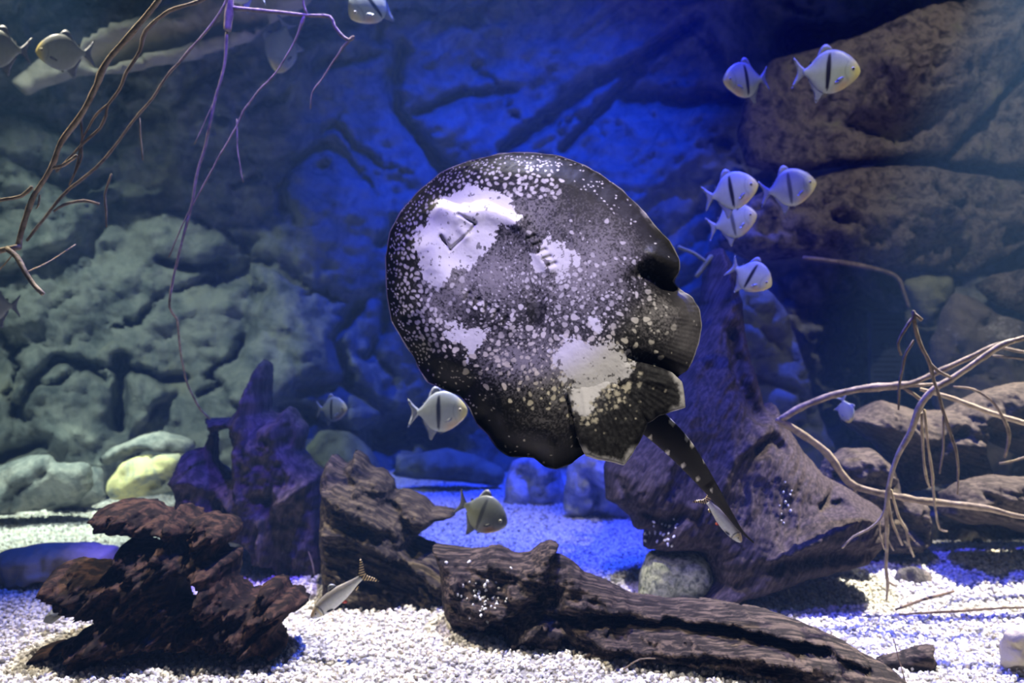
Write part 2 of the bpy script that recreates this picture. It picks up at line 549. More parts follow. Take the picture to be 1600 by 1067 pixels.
def build_wall():
    us, vs = np.arange(-520, 2121, 5.0), np.arange(-420, 831, 5.0)
    gu, gv = np.meshgrid(us, vs)
    P = np.stack([gu.ravel(), gv.ravel()], 1)
    u, v = P.T
    D = np.interp(u, [-520, 0, 300, 470, 600, 900, 1100, 1300, 1600, 2120], [4.2, 4.5, 4.65, 4.85, 5.3, 5.4, 5.2, 5.1, 5.0, 4.7])
    D = D - .10 * sstep(520, 760, v) * sstep(520, 380, u)
    # boulders grown together: cells with rounded fronts and cracks between them
    r = np.random.default_rng(21)
    cp = np.stack([r.uniform(-560, 2160, 110), r.uniform(-460, 860, 110)], 1)
    co = r.uniform(-.13, .13, 110)
    wx = P[:, 0] + 75 * fbm(u / 130, v / 130, 1.1, 5, .6)
    wy = (P[:, 1] + 75 * fbm(u / 130, v / 130, 5.1, 5, .6))
    f1, f2, idx = np.full(len(P), 1e9), np.full(len(P), 1e9), np.zeros(len(P), int)
    for k, c in enumerate(cp):
        d = np.hypot((wx - c[0]) * .75, wy - c[1])
        n = d < f1
        f2 = np.where(n, f1, np.minimum(f2, d))
        idx = np.where(n, k, idx)
        f1 = np.where(n, d, f1)
    gap = f2 - f1
    D = D + co[idx] * sstep(0, 30, gap) + .10 * (f1 / 150) ** 2 + .16 * np.exp(-(gap / 8) ** 2) * sstep(-.15, .35, fbm(u / 70, v / 70, 7.9, 2))
    D = D + .22 * fbm(u / 210, v / 210, 3.7, 3) + .06 * fbm(u / 60, v / 46, 8.8, 6, .62) + .045 * fbm(u / 40, v / 24, 4.4, 5, .66, True)
    # long diagonal strata of the middle cliff
    a = R(38)
    D = D + .10 * fbm((u * math.cos(a) - v * math.sin(a)) / 260, (u * math.sin(a) + v * math.cos(a)) / 34, 6.1, 4, .55, True) * sstep(560, 700, u) * sstep(1250, 1050, u)
    for line, wd, am in [
        ([(628, 70), (614, 140), (618, 170), (650, 210), (692, 262), (730, 300)], 9, .30),
        ([(790, 232), (860, 185), (930, 130), (1010, 85), (1090, 30)], 9, .34),
        ([(880, 232), (960, 150), (1000, 110)], 7, .25), ([(985, 150), (1060, 158), (1150, 152)], 14, .3),
        ([(650, 175), (720, 150), (800, 140)], 7, .2), ([(700, 265), (655, 330), (600, 380)], 9, .25),
        ([(250, 408), (300, 420), (350, 412)], 6, .22), ([(460, 252), (505, 228)], 7, .2), ([(365, 290), (400, 275)], 5, .15),
        ([(25, 645), (60, 588), (90, 562), (125, 566), (165, 592)], 7, .22), ([(60, 600), (90, 600), (115, 580)], 4, .12),
        ([(190, 560), (188, 610), (186, 665)], 10, .35), ([(255, 592), (290, 590)], 6, .18), ([(0, 715), (50, 700), (70, 690)], 8, .2),
        ([(310, 618), (345, 600)], 5, .15), ([(560, 480), (520, 530), (545, 590)], 9, .25), ([(470, 610), (540, 600), (600, 640)], 9, .2),
        ([(600, 688), (640, 672), (690, 690)], 24, .7), ([(575, 560), (600, 520), (605, 470)], 8, .2), ([(440, 640), (470, 650)], 16, .3),
        ([(700, 540), (690, 600)], 9, .2), ([(1340, 500), (1350, 560), (1370, 640), (1400, 600)], 42, .9), ([(1300, 560), (1290, 650)], 26, .6),
        ([(1240, 60), (1330, 60), (1420, 30)], 22, .7)]:
        q = line_dist(P, line) + wd * .5 * fbm(u / 16, v / 16, 2.9, 3)
        D = D + am * np.exp(-(q / wd) ** 2)
    X, Z = (u - 800) / F * D, CAMZ - (v - 533.5) / F * D
    n, m = len(us), len(vs)
    i = np.arange(n * m).reshape(m, n)
    f = np.stack([i[:-1, :-1], i[1:, :-1], i[1:, 1:], i[:-1, 1:]], -1).reshape(-1, 4)
    o = new_obj('wall_back', mesh('wall_back', np.stack([X, D, Z], 1), f), M['wall_left'])
    tag(o, kind='structure')


build_floor()
build_gravel()
build_wall()


# ------------------------------------------------------------------ rocks
def rock(label, outline, depth, mat, thick, rad, seed, marks=(), rough=.02, rscale=45, space=8, name='rock', cat='rock', jit=3, group=None, facet=6, fine=1.0, **kw):
    o = slab(name, outline, depth, M[mat], thick, rad, space, jit, seed, rough=rough, rscale=rscale, marks=marks, facet=facet, fine=fine, power=.3 if facet else .5, **kw)
    return tag(o, label, cat, group)


def build_rocks():
    rock('long pale rock ledge high on the back wall behind the hanging branches',
         [(15, 128), (60, 92), (130, 70), (150, 55), (230, 22), (330, -18), (450, -50), (520, -40), (480, 10), (415, 42), (395, 62), (300, 92), (205, 112), (120, 120), (80, 134), (40, 150)],
         4.15, 'rock_tan', .14, 34, 31, [([(150, 96), (220, 76), (300, 60), (410, 34)], 13, -.16), ([(160, 112), (300, 84), (400, 52)], 6, .05)], .03, name='rock_ledge')
    rock('huge brown boulder filling the upper right above the barred fish',
         [(1150, 210), (1165, 150), (1205, 95), (1290, 72), (1365, 48), (1440, 14), (1500, 8), (1560, -40), (1700, -60), (1640, 60), (1560, 150), (1476, 246), (1400, 252), (1300, 262), (1215, 272), (1165, 260)],
         lambda u, v: 4.5 - .0002 * (u - 1150), 'rock_brown', .36, 130, 32, [([(1330, 200), (1400, 225), (1440, 190)], 14, -.12), ([(1290, 90), (1370, 130), (1450, 110), (1560, 60)], 22, .07)], .05, 46, name='boulder', cat='boulder')
    rock('smooth brown boulder below the diagonal crack at the right edge',
         [(1478, 256), (1540, 185), (1590, 130), (1650, 70), (1760, 60), (1780, 250), (1700, 268), (1560, 262)],
         4.45, 'rock_brown', .2, 80, 33, (), .04, 60, name='boulder', cat='boulder')
    rock('wide brown boulder behind the pair of overlapping barred fish',
         [(1120, 385), (1135, 330), (1190, 300), (1280, 276), (1345, 262), (1440, 258), (1560, 280), (1700, 290), (1720, 380), (1600, 390), (1560, 408), (1512, 432), (1400, 424), (1330, 414), (1250, 402), (1180, 410)],
         4.35, 'rock_brown', .28, 60, 34, [([(1380, 330), (1440, 335), (1490, 350)], 10, .06), ([(1300, 345), (1360, 380)], 9, -.09), ([(1450, 300), (1500, 350)], 10, -.08)], .06, 55, name='boulder', cat='boulder')
    rock('small pointed brown rock at the right edge under the wide boulder',
         [(1520, 446), (1550, 430), (1600, 420), (1680, 415), (1690, 480), (1600, 492), (1550, 474)], 4.1, 'rock_brown', .14, 36, 35, (), .03)
    rock('brown rock with a white patch behind the pale root branch',
         [(1452, 540), (1470, 490), (1490, 454), (1530, 468), (1560, 490), (1620, 510), (1700, 530), (1700, 790), (1560, 790), (1470, 760)],
         4.05, 'rock_patch', .2, 60, 36, (), .05, name='boulder', cat='boulder')
    rock('dark blue grey block beside the dark cave opening', [(1408, 440), (1440, 430), (1490, 432), (1492, 455), (1462, 500), (1440, 505), (1425, 480)], 4.2, 'rock_olive', .1, 26, 37)
    rock('tall olive rock rising behind the leaning trunk',
         [(1125, 540), (1135, 480), (1165, 440), (1200, 452), (1232, 490), (1246, 540), (1262, 600), (1282, 650), (1306, 702), (1290, 780), (1190, 780), (1140, 660)],
         4.05, 'rock_olive', .2, 55, 38, [([(1190, 520), (1230, 560)], 6, -.07), ([(1180, 590), (1235, 610), (1260, 640)], 7, -.08), ([(1230, 655), (1275, 665)], 5, -.06)], .035, 38, name='boulder', cat='boulder')
    # left group on the gravel
    rock('broad grey stone lying flat at the left edge of the rear gravel',
         [(-60, 800), (-50, 740), (0, 728), (40, 712), (78, 708), (84, 722), (140, 722), (148, 760), (120, 785), (60, 797), (0, 806), (-40, 812)],
         3.92, 'rock_grey', .20, 22, 41, [([(30, 790), (40, 765), (80, 735)], 5, -.06)], .010, 40, fine=.7)
    rock('grey slab resting on top of the yellow stone', [(152, 720), (175, 700), (215, 682), (250, 674), (280, 680), (308, 690), (300, 712), (255, 706), (220, 706), (190, 716), (165, 730)],
         4.02, 'rock_grey', .16, 12, 42, (), .008, 30, name='stone_slab', cat='stone')
    rock('yellow and green stone lying under the grey slab', [(166, 768), (168, 750), (182, 738), (190, 722), (222, 710), (288, 708), (284, 735), (278, 764), (240, 774), (190, 782), (170, 782)],
         3.95, 'rock_yellow', .17, 16, 43, [([(235, 760), (262, 748), (280, 742)], 4, -.04)], .009, 26, name='stone', cat='stone')
    rock('tall grey rock standing behind the yellow stone', [(70, 800), (78, 745), (100, 735), (140, 728), (160, 728), (166, 780), (140, 792)], 4.18, 'rock_grey', .12, 18, 44, (), .012, 24)
    rock('pale tan topped flat rock half buried at the left edge', [(-70, 935), (-70, 880), (0, 862), (60, 850), (90, 846), (140, 850), (177, 852), (180, 884), (150, 905), (80, 905), (20, 925), (-30, 945)],
         2.95, 'rock_tan', .16, 14, 45, [([(-60, 885), (60, 868), (175, 868)], 9, .03)], .02, 26, name='flat_rock')
    rock('small dark grey stone on the gravel left of the root stump', [(66, 972), (72, 960), (92, 946), (102, 952), (96, 964), (80, 976)], 2.42, 'rock_grey', .02, 9, 46, (), .003, 12, 3, 'stone', 'stone', 1)
    # middle group under the ray
    rock('large blue lit stone standing on the gravel below the ray', [(786, 828), (788, 760), (800, 720), (840, 708), (870, 722), (886, 770), (884, 815), (850, 832), (810, 834)],
         4.35, 'rock_blue', .17, 36, 47, [([(820, 730), (832, 780), (820, 820)], 7, -.05)], .04, 26)
    rock('tall blue lit rock behind the gap beside the leaning trunk', [(880, 800), (885, 730), (905, 700), (950, 690), (985, 700), (1000, 780), (985, 822), (930, 800), (905, 812)],
         4.0, 'rock_blue', .15, 36, 48, [([(920, 740), (935, 770), (930, 800)], 6, -.06)], .04, 26)
    rock('low mossy rock at the foot of the back wall in the middle', [(610, 742), (625, 720), (660, 706), (700, 700), (750, 712), (790, 735), (785, 760), (700, 752), (650, 748)],
         4.75, 'rock_olive', .16, 26, 49, (), .04, 28)
    rock('rounded dark green rock behind the spiky stump', [(470, 745), (476, 700), (500, 672), (545, 672), (580, 700), (600, 740), (560, 752), (500, 750)], 4.6, 'rock_olive', .18, 30, 50, (), .03, 28)
    rock('speckled green boulder on the gravel beside the trunk base', [(996, 932), (1000, 890), (1012, 862), (1040, 854), (1085, 856), (1110, 872), (1116, 900), (1110, 925), (1090, 942), (1040, 945)],
         2.78, 'rock_green', .10, 45, 51, (), .008, 30, 6, 'boulder', 'boulder', 1.5, facet=0)
    # right
    rock('dim brown stone in the shade behind the hanging root tips', [(1392, 915), (1402, 890), (1425, 884), (1450, 892), (1464, 912), (1440, 930), (1405, 928)], 2.9, 'rock_brown', .06, 16, 52, (), .01, 16, 5, 'stone', 'stone', 1.5)
    rock('banded grey rock at the lower right corner', [(1566, 1100), (1562, 1040), (1568, 988), (1600, 972), (1660, 975), (1680, 1090), (1620, 1120)], 2.16, 'rock_tan', .08, 24, 53, [([(1568, 1040), (1600, 1035), (1640, 1040)], 6, -.03)], .012, 22, 5)
    rock('dark rock ledge in the shade under the right driftwood', [(1380, 905), (1390, 840), (1430, 800), (1500, 790), (1580, 800), (1700, 800), (1710, 900), (1560, 905), (1480, 900)], 3.55, 'rock_brown', .16, 40, 54, (), .03, 30)


M['rock_patch'] = mottled('rock_patch', [(.28, (.06, .055, .05)), (.46, (.17, .15, .13)), (.7, (.24, .21, .175))], 7, .9, .7, 30, blotch=((.62, .60, .56), 4.2, .60))
build_rocks()


# ------------------------------------------------------------------ driftwood
def drift(name, label, outline, depth, mat, thick, rad, seed, grain, holes=(), marks=(), space=6, gamp=.02, gfreq=9, rough=.015, rscale=34, jit=3.5, cat='driftwood', **kw):
    space = min(space, 3.4)
    o = slab(name, outline, depth, M[mat], thick, rad, space, jit, seed, holes, rough, rscale, grain, gamp, gfreq, marks, **kw)
    return tag(o, label, cat)


def build_wood():
    drift('driftwood_root', 'dark gnarled driftwood root with holes standing on the front gravel',
          [(163, 792), (198, 779), (238, 783), (262, 800), (272, 812), (284, 786), (300, 808), (335, 802), (372, 826), (364, 846), (348, 850), (342, 864), (368, 864), (366, 905), (385, 925), (402, 930), (418, 904),
           (441, 906), (446, 922), (487, 936), (476, 950), (456, 956), (438, 974), (432, 990), (448, 1012), (438, 1024), (380, 1014), (280, 1008), (212, 1012), (165, 1024), (150, 1040), (126, 1036), (132, 1010),
           (112, 1014), (60, 1034), (52, 1024), (64, 1007), (102, 1003), (132, 985), (162, 968), (140, 958), (114, 945), (98, 930), (80, 917), (100, 880), (112, 874), (182, 886), (200, 868), (197, 846), (212, 842), (240, 847),
           (262, 842), (266, 832), (220, 834), (165, 828)],
          lambda u, v: 2.32 - .0007 * (v - 900), 'wood_root', .10, 30, 61, 40,
          [[(284, 916), (295, 895), (318, 898), (325, 920), (305, 937), (288, 931)], [(292, 846), (300, 836), (309, 848), (305, 862), (296, 858)]],
          [([(180, 990), (210, 950), (225, 915), (250, 890)], 7, .05), ([(130, 1010), (190, 985), (215, 960)], 6, .04), ([(285, 800), (300, 825), (330, 815), (352, 822)], 6, .04), ([(308, 822), (330, 820)], 10, -.06),
           ([(250, 960), (300, 960), (330, 980)], 26, -.06), ([(270, 845), (290, 870), (285, 890)], 6, .05), ([(340, 870), (345, 920), (340, 980)], 9, .05), ([(110, 900), (150, 915), (190, 905)], 8, .04),
           ([(130, 890), (140, 902)], 6, -.03), ([(210, 860), (240, 880), (280, 875)], 9, .03), ([(395, 960), (420, 975)], 12, -.05), ([(180, 800), (230, 800)], 8, .03)],
          4.5, .034, 7, .026, 17, 6, fine=.9)
    drift('driftwood_stump', 'grey purple driftwood stump with a tall spike on the left',
          [(411, 561), (422, 566), (421, 642), (436, 648), (454, 634), (468, 650), (480, 668), (472, 704), (493, 730), (508, 737), (507, 905), (440, 905), (428, 880), (402, 880), (396, 856), (365, 843), (352, 850), (300, 830), (284, 793), (279, 740),
           (291, 706), (326, 694), (333, 668), (321, 651), (365, 652), (379, 631), (395, 592)],
          lambda u, v: 3.25 - .0004 * (v - 560), 'wood_stump', .15, 40, 62, 78,
          [[(336, 674), (364, 668), (371, 700), (369, 742), (350, 746), (336, 722)]],
          [([(284, 745), (320, 740), (370, 765), (402, 795), (400, 850), (404, 880)], 12, .07), ([(345, 770), (385, 800), (392, 850)], 22, -.06), ([(445, 665), (450, 700), (470, 730)], 10, .06), ([(462, 665), (456, 690)], 9, -.06),
           ([(405, 580), (400, 640), (390, 700), (398, 770)], 9, .06), ([(500, 742), (470, 765), (440, 780)], 6, .07), ([(435, 775), (425, 770)], 10, -.08), ([(430, 800), (428, 870)], 7, .06), ([(470, 800), (465, 880)], 24, -.05),
           ([(410, 690), (420, 750)], 14, .05)],
          6, .022, 9, .02, 30, 3)
    drift('driftwood_block', 'ridged dark driftwood block in the middle with two pointed tips',
          [(505, 740), (512, 722), (519, 708), (530, 716), (540, 726), (551, 716), (557, 699), (570, 712), (578, 727), (602, 736), (616, 752), (619, 768), (638, 765), (650, 770), (666, 780), (676, 792), (712, 797), (712, 807), (680, 815),
           (660, 831), (648, 842), (688, 856), (720, 866), (726, 905), (700, 958), (630, 958), (560, 958), (508, 936), (504, 840)],
          lambda u, v: 3.0 - .0008 * (v - 700), 'wood_block', .16, 42, 63, -22, (),
          [([(505, 812), (545, 815), (600, 830), (650, 862), (690, 892)], 8, .08), ([(560, 850), (600, 870), (640, 900)], 30, -.05), ([(510, 750), (540, 770), (590, 790), (630, 820)], 10, .05), ([(545, 735), (560, 745)], 9, -.06),
           ([(520, 840), (530, 880), (525, 920)], 10, .03), ([(615, 780), (640, 810), (650, 840)], 8, -.06), ([(660, 790), (665, 810)], 12, .04)],
          5, .022, 8, .022, 24, 3.5)
    drift('driftwood_log', 'long weathered brown driftwood log lying across the front gravel',
          [(676, 850), (706, 857), (742, 859), (780, 853), (810, 867), (826, 865), (842, 852), (856, 845), (875, 848), (866, 866), (878, 866), (897, 878), (916, 896), (955, 913), (993, 933), (1080, 944), (1150, 949), (1200, 958), (1270, 980),
           (1330, 1010), (1365, 1030), (1402, 1052), (1440, 1090), (1400, 1115), (1300, 1100), (1200, 1080), (1100, 1055), (1000, 1042), (930, 1036), (880, 1014), (850, 1022), (846, 1038), (800, 1038), (778, 1018), (720, 1006), (694, 960), (688, 900)],
          lambda u, v: 2.50 - .42 * np.clip((u - 690) / 740, 0, 1) - .0004 * (v - 950), 'wood_log', .11, 38, 64, -9, (),
          [([(960, 960), (1100, 968), (1240, 990), (1340, 1030)], 5, -.05), ([(1000, 1022), (1120, 1040), (1260, 1070)], 5, -.04), ([(800, 985), (840, 955), (880, 955), (930, 975), (1000, 985), (1080, 985), (1150, 990), (1230, 1010)], 7, .07), ([(860, 955), (940, 950), (1050, 962), (1150, 975), (1280, 1000)], 9, -.07),
           ([(900, 925), (1000, 945), (1120, 955), (1220, 975), (1330, 1020)], 7, .04), ([(950, 1010), (1050, 1015), (1150, 1030), (1250, 1050)], 7, -.05), ([(990, 1000), (1060, 1005), (1120, 1000), (1200, 1030), (1300, 1060)], 6, .05),
           ([(700, 990), (760, 985), (810, 950), (850, 925)], 20, -.10), ([(870, 880), (860, 905)], 14, -.06), ([(820, 1000), (822, 1030)], 13, .05), ([(880, 985), (890, 1000)], 10, -.05), ([(715, 905), (760, 935), (800, 940), (840, 910)], 12, .04)],
          5, .026, 9, .02, 26, 3)
    drift('leaning_driftwood', 'big smooth purple brown driftwood trunk leaning behind the ray tail',
          [(1104, 396), (1126, 386), (1148, 430), (1156, 470), (1160, 520), (1172, 570), (1192, 636), (1206, 628), (1218, 656), (1253, 705), (1284, 740), (1330, 766), (1368, 790), (1374, 838), (1342, 878), (1250, 902), (1180, 926), (1112, 946), (1092, 940),
           (1112, 902), (1090, 858), (1042, 858), (1004, 854), (1007, 824), (989, 824), (984, 806), (966, 790), (946, 780), (943, 728), (960, 690), (1010, 640), (1060, 560), (1094, 480), (1099, 430)],
          lambda u, v: 3.35 - .0012 * (v - 400), 'wood_trunk', .20, 75, 65, 62, (),
          [([(1205, 632), (1165, 665), (1120, 700), (1095, 760)], 10, .05), ([(1160, 690), (1185, 680), (1195, 690)], 9, -.05), ([(1170, 850), (1230, 820), (1300, 790), (1360, 800)], 14, .06), ([(1140, 900), (1165, 860), (1250, 850), (1330, 850)], 14, -.05),
           ([(1130, 520), (1140, 600), (1170, 640)], 12, -.08), ([(1075, 560), (1060, 640), (1020, 740)], 14, .05), ([(1000, 790), (1030, 800), (1060, 790)], 9, -.03), ([(1290, 755), (1260, 780), (1290, 775)], 8, -.06),
           ([(960, 740), (980, 790)], 6, -.03)],
          5, .012, 6, .014, 60, 2.5, fine=.3)
    drift('driftwood_plank', 'pointed grey brown driftwood piece under the pale root branches',
          [(1310, 656), (1345, 640), (1376, 624), (1400, 632), (1432, 641), (1480, 640), (1530, 612), (1580, 598), (1680, 590), (1690, 700), (1600, 716), (1548, 690), (1536, 672), (1530, 700), (1545, 740), (1500, 752), (1450, 760), (1402, 772), (1392, 730), (1372, 700), (1332, 672)],
          3.3, 'wood_right', .12, 40, 66, -18, (), [([(1340, 655), (1420, 680), (1500, 690)], 12, .04), ([(1400, 740), (1420, 700), (1480, 670)], 8, -.05), ([(1460, 760), (1480, 730)], 12, -.05)], 6, .018, 9, .02, 30, 2.5)
    drift('driftwood_chunk', 'shaggy torn driftwood chunk behind the thin forked branch',
          [(1282, 745), (1300, 715), (1322, 702), (1360, 700), (1390, 728), (1400, 770), (1440, 780), (1445, 840), (1420, 870), (1370, 860), (1330, 790)],
          3.15, 'wood_right', .12, 34, 67, 30, (), [([(1300, 740), (1340, 755), (1380, 750)], 8, -.06), ([(1350, 720), (1370, 750)], 6, .05), ([(1390, 790), (1420, 830)], 10, -.06)], 5, .028, 8, .025, 20, 4)
    drift('driftwood_limb', 'olive streaked driftwood limb crossing the right edge',
          [(1470, 805), (1482, 770), (1500, 752), (1550, 742), (1620, 745), (1700, 770), (1700, 850), (1620, 840), (1560, 820), (1510, 818)],
          3.0, 'wood_right', .08, 28, 68, -14, (), [([(1490, 780), (1560, 770), (1640, 790)], 8, .04), ([(1520, 770), (1540, 775)], 6, -.04)], 6, .018, 8, .015, 24, 2)
    drift('wood_chip', 'short broken wood piece on the gravel at the lower right end of the log',
          [(1368, 1030), (1400, 1022), (1436, 1010), (1460, 1006), (1456, 1022), (1462, 1034), (1450, 1052), (1420, 1062), (1380, 1056)],
          2.18, 'wood_log', .03, 14, 69, 8, (), (), 4, .006, 7, .004, 14, 1.5, 'wood')


build_wood()


def build_branches():
    D = M['twig_dark']
    Pm = M['twig_mid']
    Pp = M['twig_pale']
    Y = 2.15
    branch('hanging_branch', 'thickest pale edged branch sloping down the upper left corner to a forked stub', [
        ('stem', [(262, -30, Y, 5), (248, 0, Y, 5), (206, 52, Y, 5), (166, 98, Y, 5.2), (148, 140, Y, 5), (125, 182, Y, 4.6), (96, 222, Y, 4.4), (80, 262, Y, 4.2), (52, 308, Y, 4.4), (34, 360, Y, 4.4), (28, 388, Y, 5)]),
        ('stub', [(30, 386, Y, 5.5), (12, 389, Y - .02, 4.8), (-25, 398, Y - .04, 4.4)]),
        ('stub', [(10, 388, Y - .02, 4.4), (26, 402, Y - .03, 4.2), (42, 428, Y - .05, 4.2), (54, 446, Y - .06, 3.8), (67, 459, Y - .07, 3.6)]),
        ('twig', [(50, 292, Y, 2.8), (34, 306, Y, 2.8), (10, 311, Y, 2.6), (-20, 316, Y, 2.6)]),
        ('twig', [(84, 262, Y, 2.6), (100, 258, Y, 3), (120, 243, Y, 2.6)]),
        ('twig', [(62, 305, Y, 1.6), (60, 320, Y, 1.6), (56, 326, Y, 1.2)]),
        ('twig', [(24, 392, Y, 1.4), (8, 412, Y, 1.4), (-12, 432, Y, 1.4)]),
        ('twig', [(44, 424, Y, 1.2), (75, 410, Y + .1, 1.1), (118, 382, Y + .2, 1)])], Pp, seed=101)
    Y = 2.25
    branch('hanging_branch', 'violet lit branch curving down beside the thickest branch at the upper left', [
        ('stem', [(350, -20, Y, 3), (312, 2, Y, 3), (264, 18, Y, 3), (228, 48, Y, 3), (221, 70, Y, 2.8), (214, 88, Y, 2.8), (198, 112, Y, 2.8), (187, 140, Y, 2.6), (169, 164, Y, 2.6), (166, 180, Y, 2.4), (156, 200, Y, 2.4), (138, 216, Y, 2.4), (108, 247, Y, 2.2), (88, 268, Y, 2.2)]),
        ('twig', [(168, 164, Y, 2), (152, 178, Y, 2), (136, 204, Y, 1.8), (126, 222, Y, 1.8), (128, 245, Y, 1.6), (108, 290, Y, 1.4)]),
        ('twig', [(126, 185, Y, 1.8), (128, 215, Y, 1.8), (122, 250, Y, 1.6), (116, 272, Y, 1.4)])], Pm, seed=111)
    Y = 2.35
    branch('hanging_branch', 'slim brown branch running diagonally from the top beam to the forked stub', [
        ('stem', [(362, -20, Y, 2.2), (348, 14, Y, 2.2), (328, 42, Y, 2.2), (292, 84, Y, 2.2), (262, 118, Y, 2.2), (238, 154, Y, 2.2), (206, 192, Y, 2.2), (180, 228, Y, 2.2), (150, 262, Y, 2.4), (104, 300, Y, 2.4), (70, 340, Y, 2.4), (42, 376, Y, 2.2)]),
        ('twig', [(84, 330, Y, 2), (100, 320, Y, 2.2), (132, 314, Y, 2.2), (155, 319, Y, 2)]),
        ('twig', [(174, 272, Y, 1.8), (164, 305, Y, 1.8), (166, 330, Y, 1.8), (166, 355, Y, 1.2)]),
        ('twig', [(218, 185, Y, 1.4), (220, 215, Y, 1.4), (223, 250, Y, 1.2)])], Pm, seed=121)
    Y = 2.45
    branch('hanging_branch', 'long thin drooping branch hanging from the violet stub to the spiky stump', [
        ('stub', [(360, -12, Y, 7), (359, 12, Y, 7), (356, 42, Y, 5.5), (355, 48, Y, 5)]),
        ('stem', [(355, 46, Y, 2.4), (352, 92, Y, 2.4), (345, 125, Y, 2.3), (334, 165, Y, 2.3), (322, 225, Y, 2.2), (308, 272, Y, 2.1), (300, 320, Y, 2.1), (286, 370, Y, 2), (272, 430, Y, 2), (265, 480, Y, 1.9), (276, 498, Y + .1, 1.8),
                  (281, 540, Y + .2, 1.7), (290, 590, Y + .35, 1.6), (308, 632, Y + .5, 1.6), (328, 655, Y + .6, 1.6)]),
        ('arm', [(360, 12, Y, 3.2), (395, 16, Y, 3.2), (440, 20, Y, 3), (480, 24, Y, 3), (515, 26, Y, 2.8), (522, 40, Y, 2.6), (532, 54, Y, 2.6), (546, 63, Y, 2.6), (553, 57, Y, 2.2)]),
        ('twig', [(476, 24, Y, 2.8), (472, 36, Y, 3), (468, 46, Y, 2.2), (455, 74, Y, 1.6), (432, 112, Y, 1.6), (404, 142, Y, 1.7), (380, 174, Y, 1.7), (370, 198, Y, 1.6), (345, 240, Y, 1.4), (318, 290, Y, 1.3), (288, 345, Y, 1.2), (264, 402, Y, 1.1)]),
        ('twig', [(551, 58, Y, 2.6), (536, 74, Y, 2.4), (522, 95, Y, 1.8), (504, 122, Y, 1.3), (488, 145, Y, 1.2), (485, 170, Y, 1)]),
        ('twig', [(480, 22, Y, 1.8), (474, 8, Y, 1.8), (474, -14, Y, 1.8)]),
        ('twig', [(370, 186, Y, 1), (372, 240, Y, 1), (380, 285, Y, .8)]),
        ('twig', [(334, 160, Y, 1), (318, 195, Y, 1), (304, 225, Y, .8)])], M['twig_mid'], seed=131)
    # right roots
    Y = 2.66
    branch('root_branch', 'grey forked branch whose two arms meet at the tip of the leaning trunk', [
        ('arm', [(1214, 658, Y, 5), (1262, 632, Y, 5.5), (1330, 610, Y, 6), (1400, 603, Y, 6), (1432, 596, Y, 4.5), (1480, 575, Y, 4.5), (1508, 562, Y, 4), (1552, 541, Y, 3.6), (1620, 525, Y, 3.4)]),
        ('arm', [(1214, 656, Y, 5), (1250, 676, Y, 6), (1292, 708, Y, 6), (1316, 742, Y, 6), (1336, 760, Y, 5.6), (1385, 772, Y, 5.5), (1452, 784, Y, 5.6), (1530, 792, Y, 5), (1600, 808, Y, 4.5), (1680, 818, Y, 4.5)]),
        ('twig', [(1318, 744, Y, 3.6), (1332, 756, Y, 3.6), (1336, 768, Y, 2.6)]),
        ('twig', [(1404, 604, Y, 3), (1455, 600, Y + .03, 2.4), (1490, 596, Y + .05, 2)]),
        ('twig', [(1412, 606, Y, 3), (1430, 618, Y, 3), (1442, 628, Y, 2.6)])], M['twig_mid'], seed=141)
    Y = 2.5
    branch('root_branch', 'palest knotted root branch hanging down with forked tips on the right', [
        ('stem', [(1690, 505, Y, 4), (1600, 528, Y, 4.2), (1564, 540, Y, 4.6), (1530, 562, Y, 4.8), (1490, 590, Y, 4.8), (1462, 606, Y, 5.5), (1446, 622, Y, 5.5), (1434, 642, Y, 5.5), (1424, 672, Y, 5), (1410, 698, Y, 4), (1397, 726, Y, 3.6), (1388, 765, Y, 3.4), (1385, 805, Y, 3.2),
                  (1386, 850, Y, 3), (1384, 885, Y, 2.8), (1387, 912, Y, 2.6), (1385, 938, Y, 1.6)]),
        ('twig', [(1386, 908, Y, 2), (1398, 915, Y, 2)]),
        ('twig', [(1388, 780, Y, 2), (1376, 810, Y, 2), (1355, 828, Y, 2), (1334, 838, Y, 1.8), (1316, 856, Y, 1.6)]),
        ('twig', [(1388, 778, Y, 1.8), (1394, 815, Y, 1.8), (1410, 852, Y, 1.6)]),
        ('twig', [(1392, 765, Y, 2), (1404, 808, Y, 2.2), (1416, 828, Y, 2.4), (1420, 850, Y, 2.2), (1428, 870, Y, 1.4)]),
        ('twig', [(1418, 832, Y, 1.6), (1430, 846, Y, 1.4)]),
        ('twig', [(1386, 842, Y, 1.6), (1396, 860, Y, 1.6)]),
        ('twig', [(1374, 812, Y, 1.4), (1376, 838, Y, 1.4), (1382, 858, Y, 1.2)]),
        ('twig', [(1440, 646, Y, 2.4), (1442, 700, Y, 2.2), (1446, 742, Y, 2), (1453, 762, Y, 1.6)]),
        ('twig', [(1444, 640, Y, 2), (1450, 690, Y, 2), (1456, 740, Y, 2), (1462, 800, Y, 1.8), (1468, 826, Y, 1.8), (1480, 830, Y, 1.4)])], Pp, seed=151)
    Y = 2.44
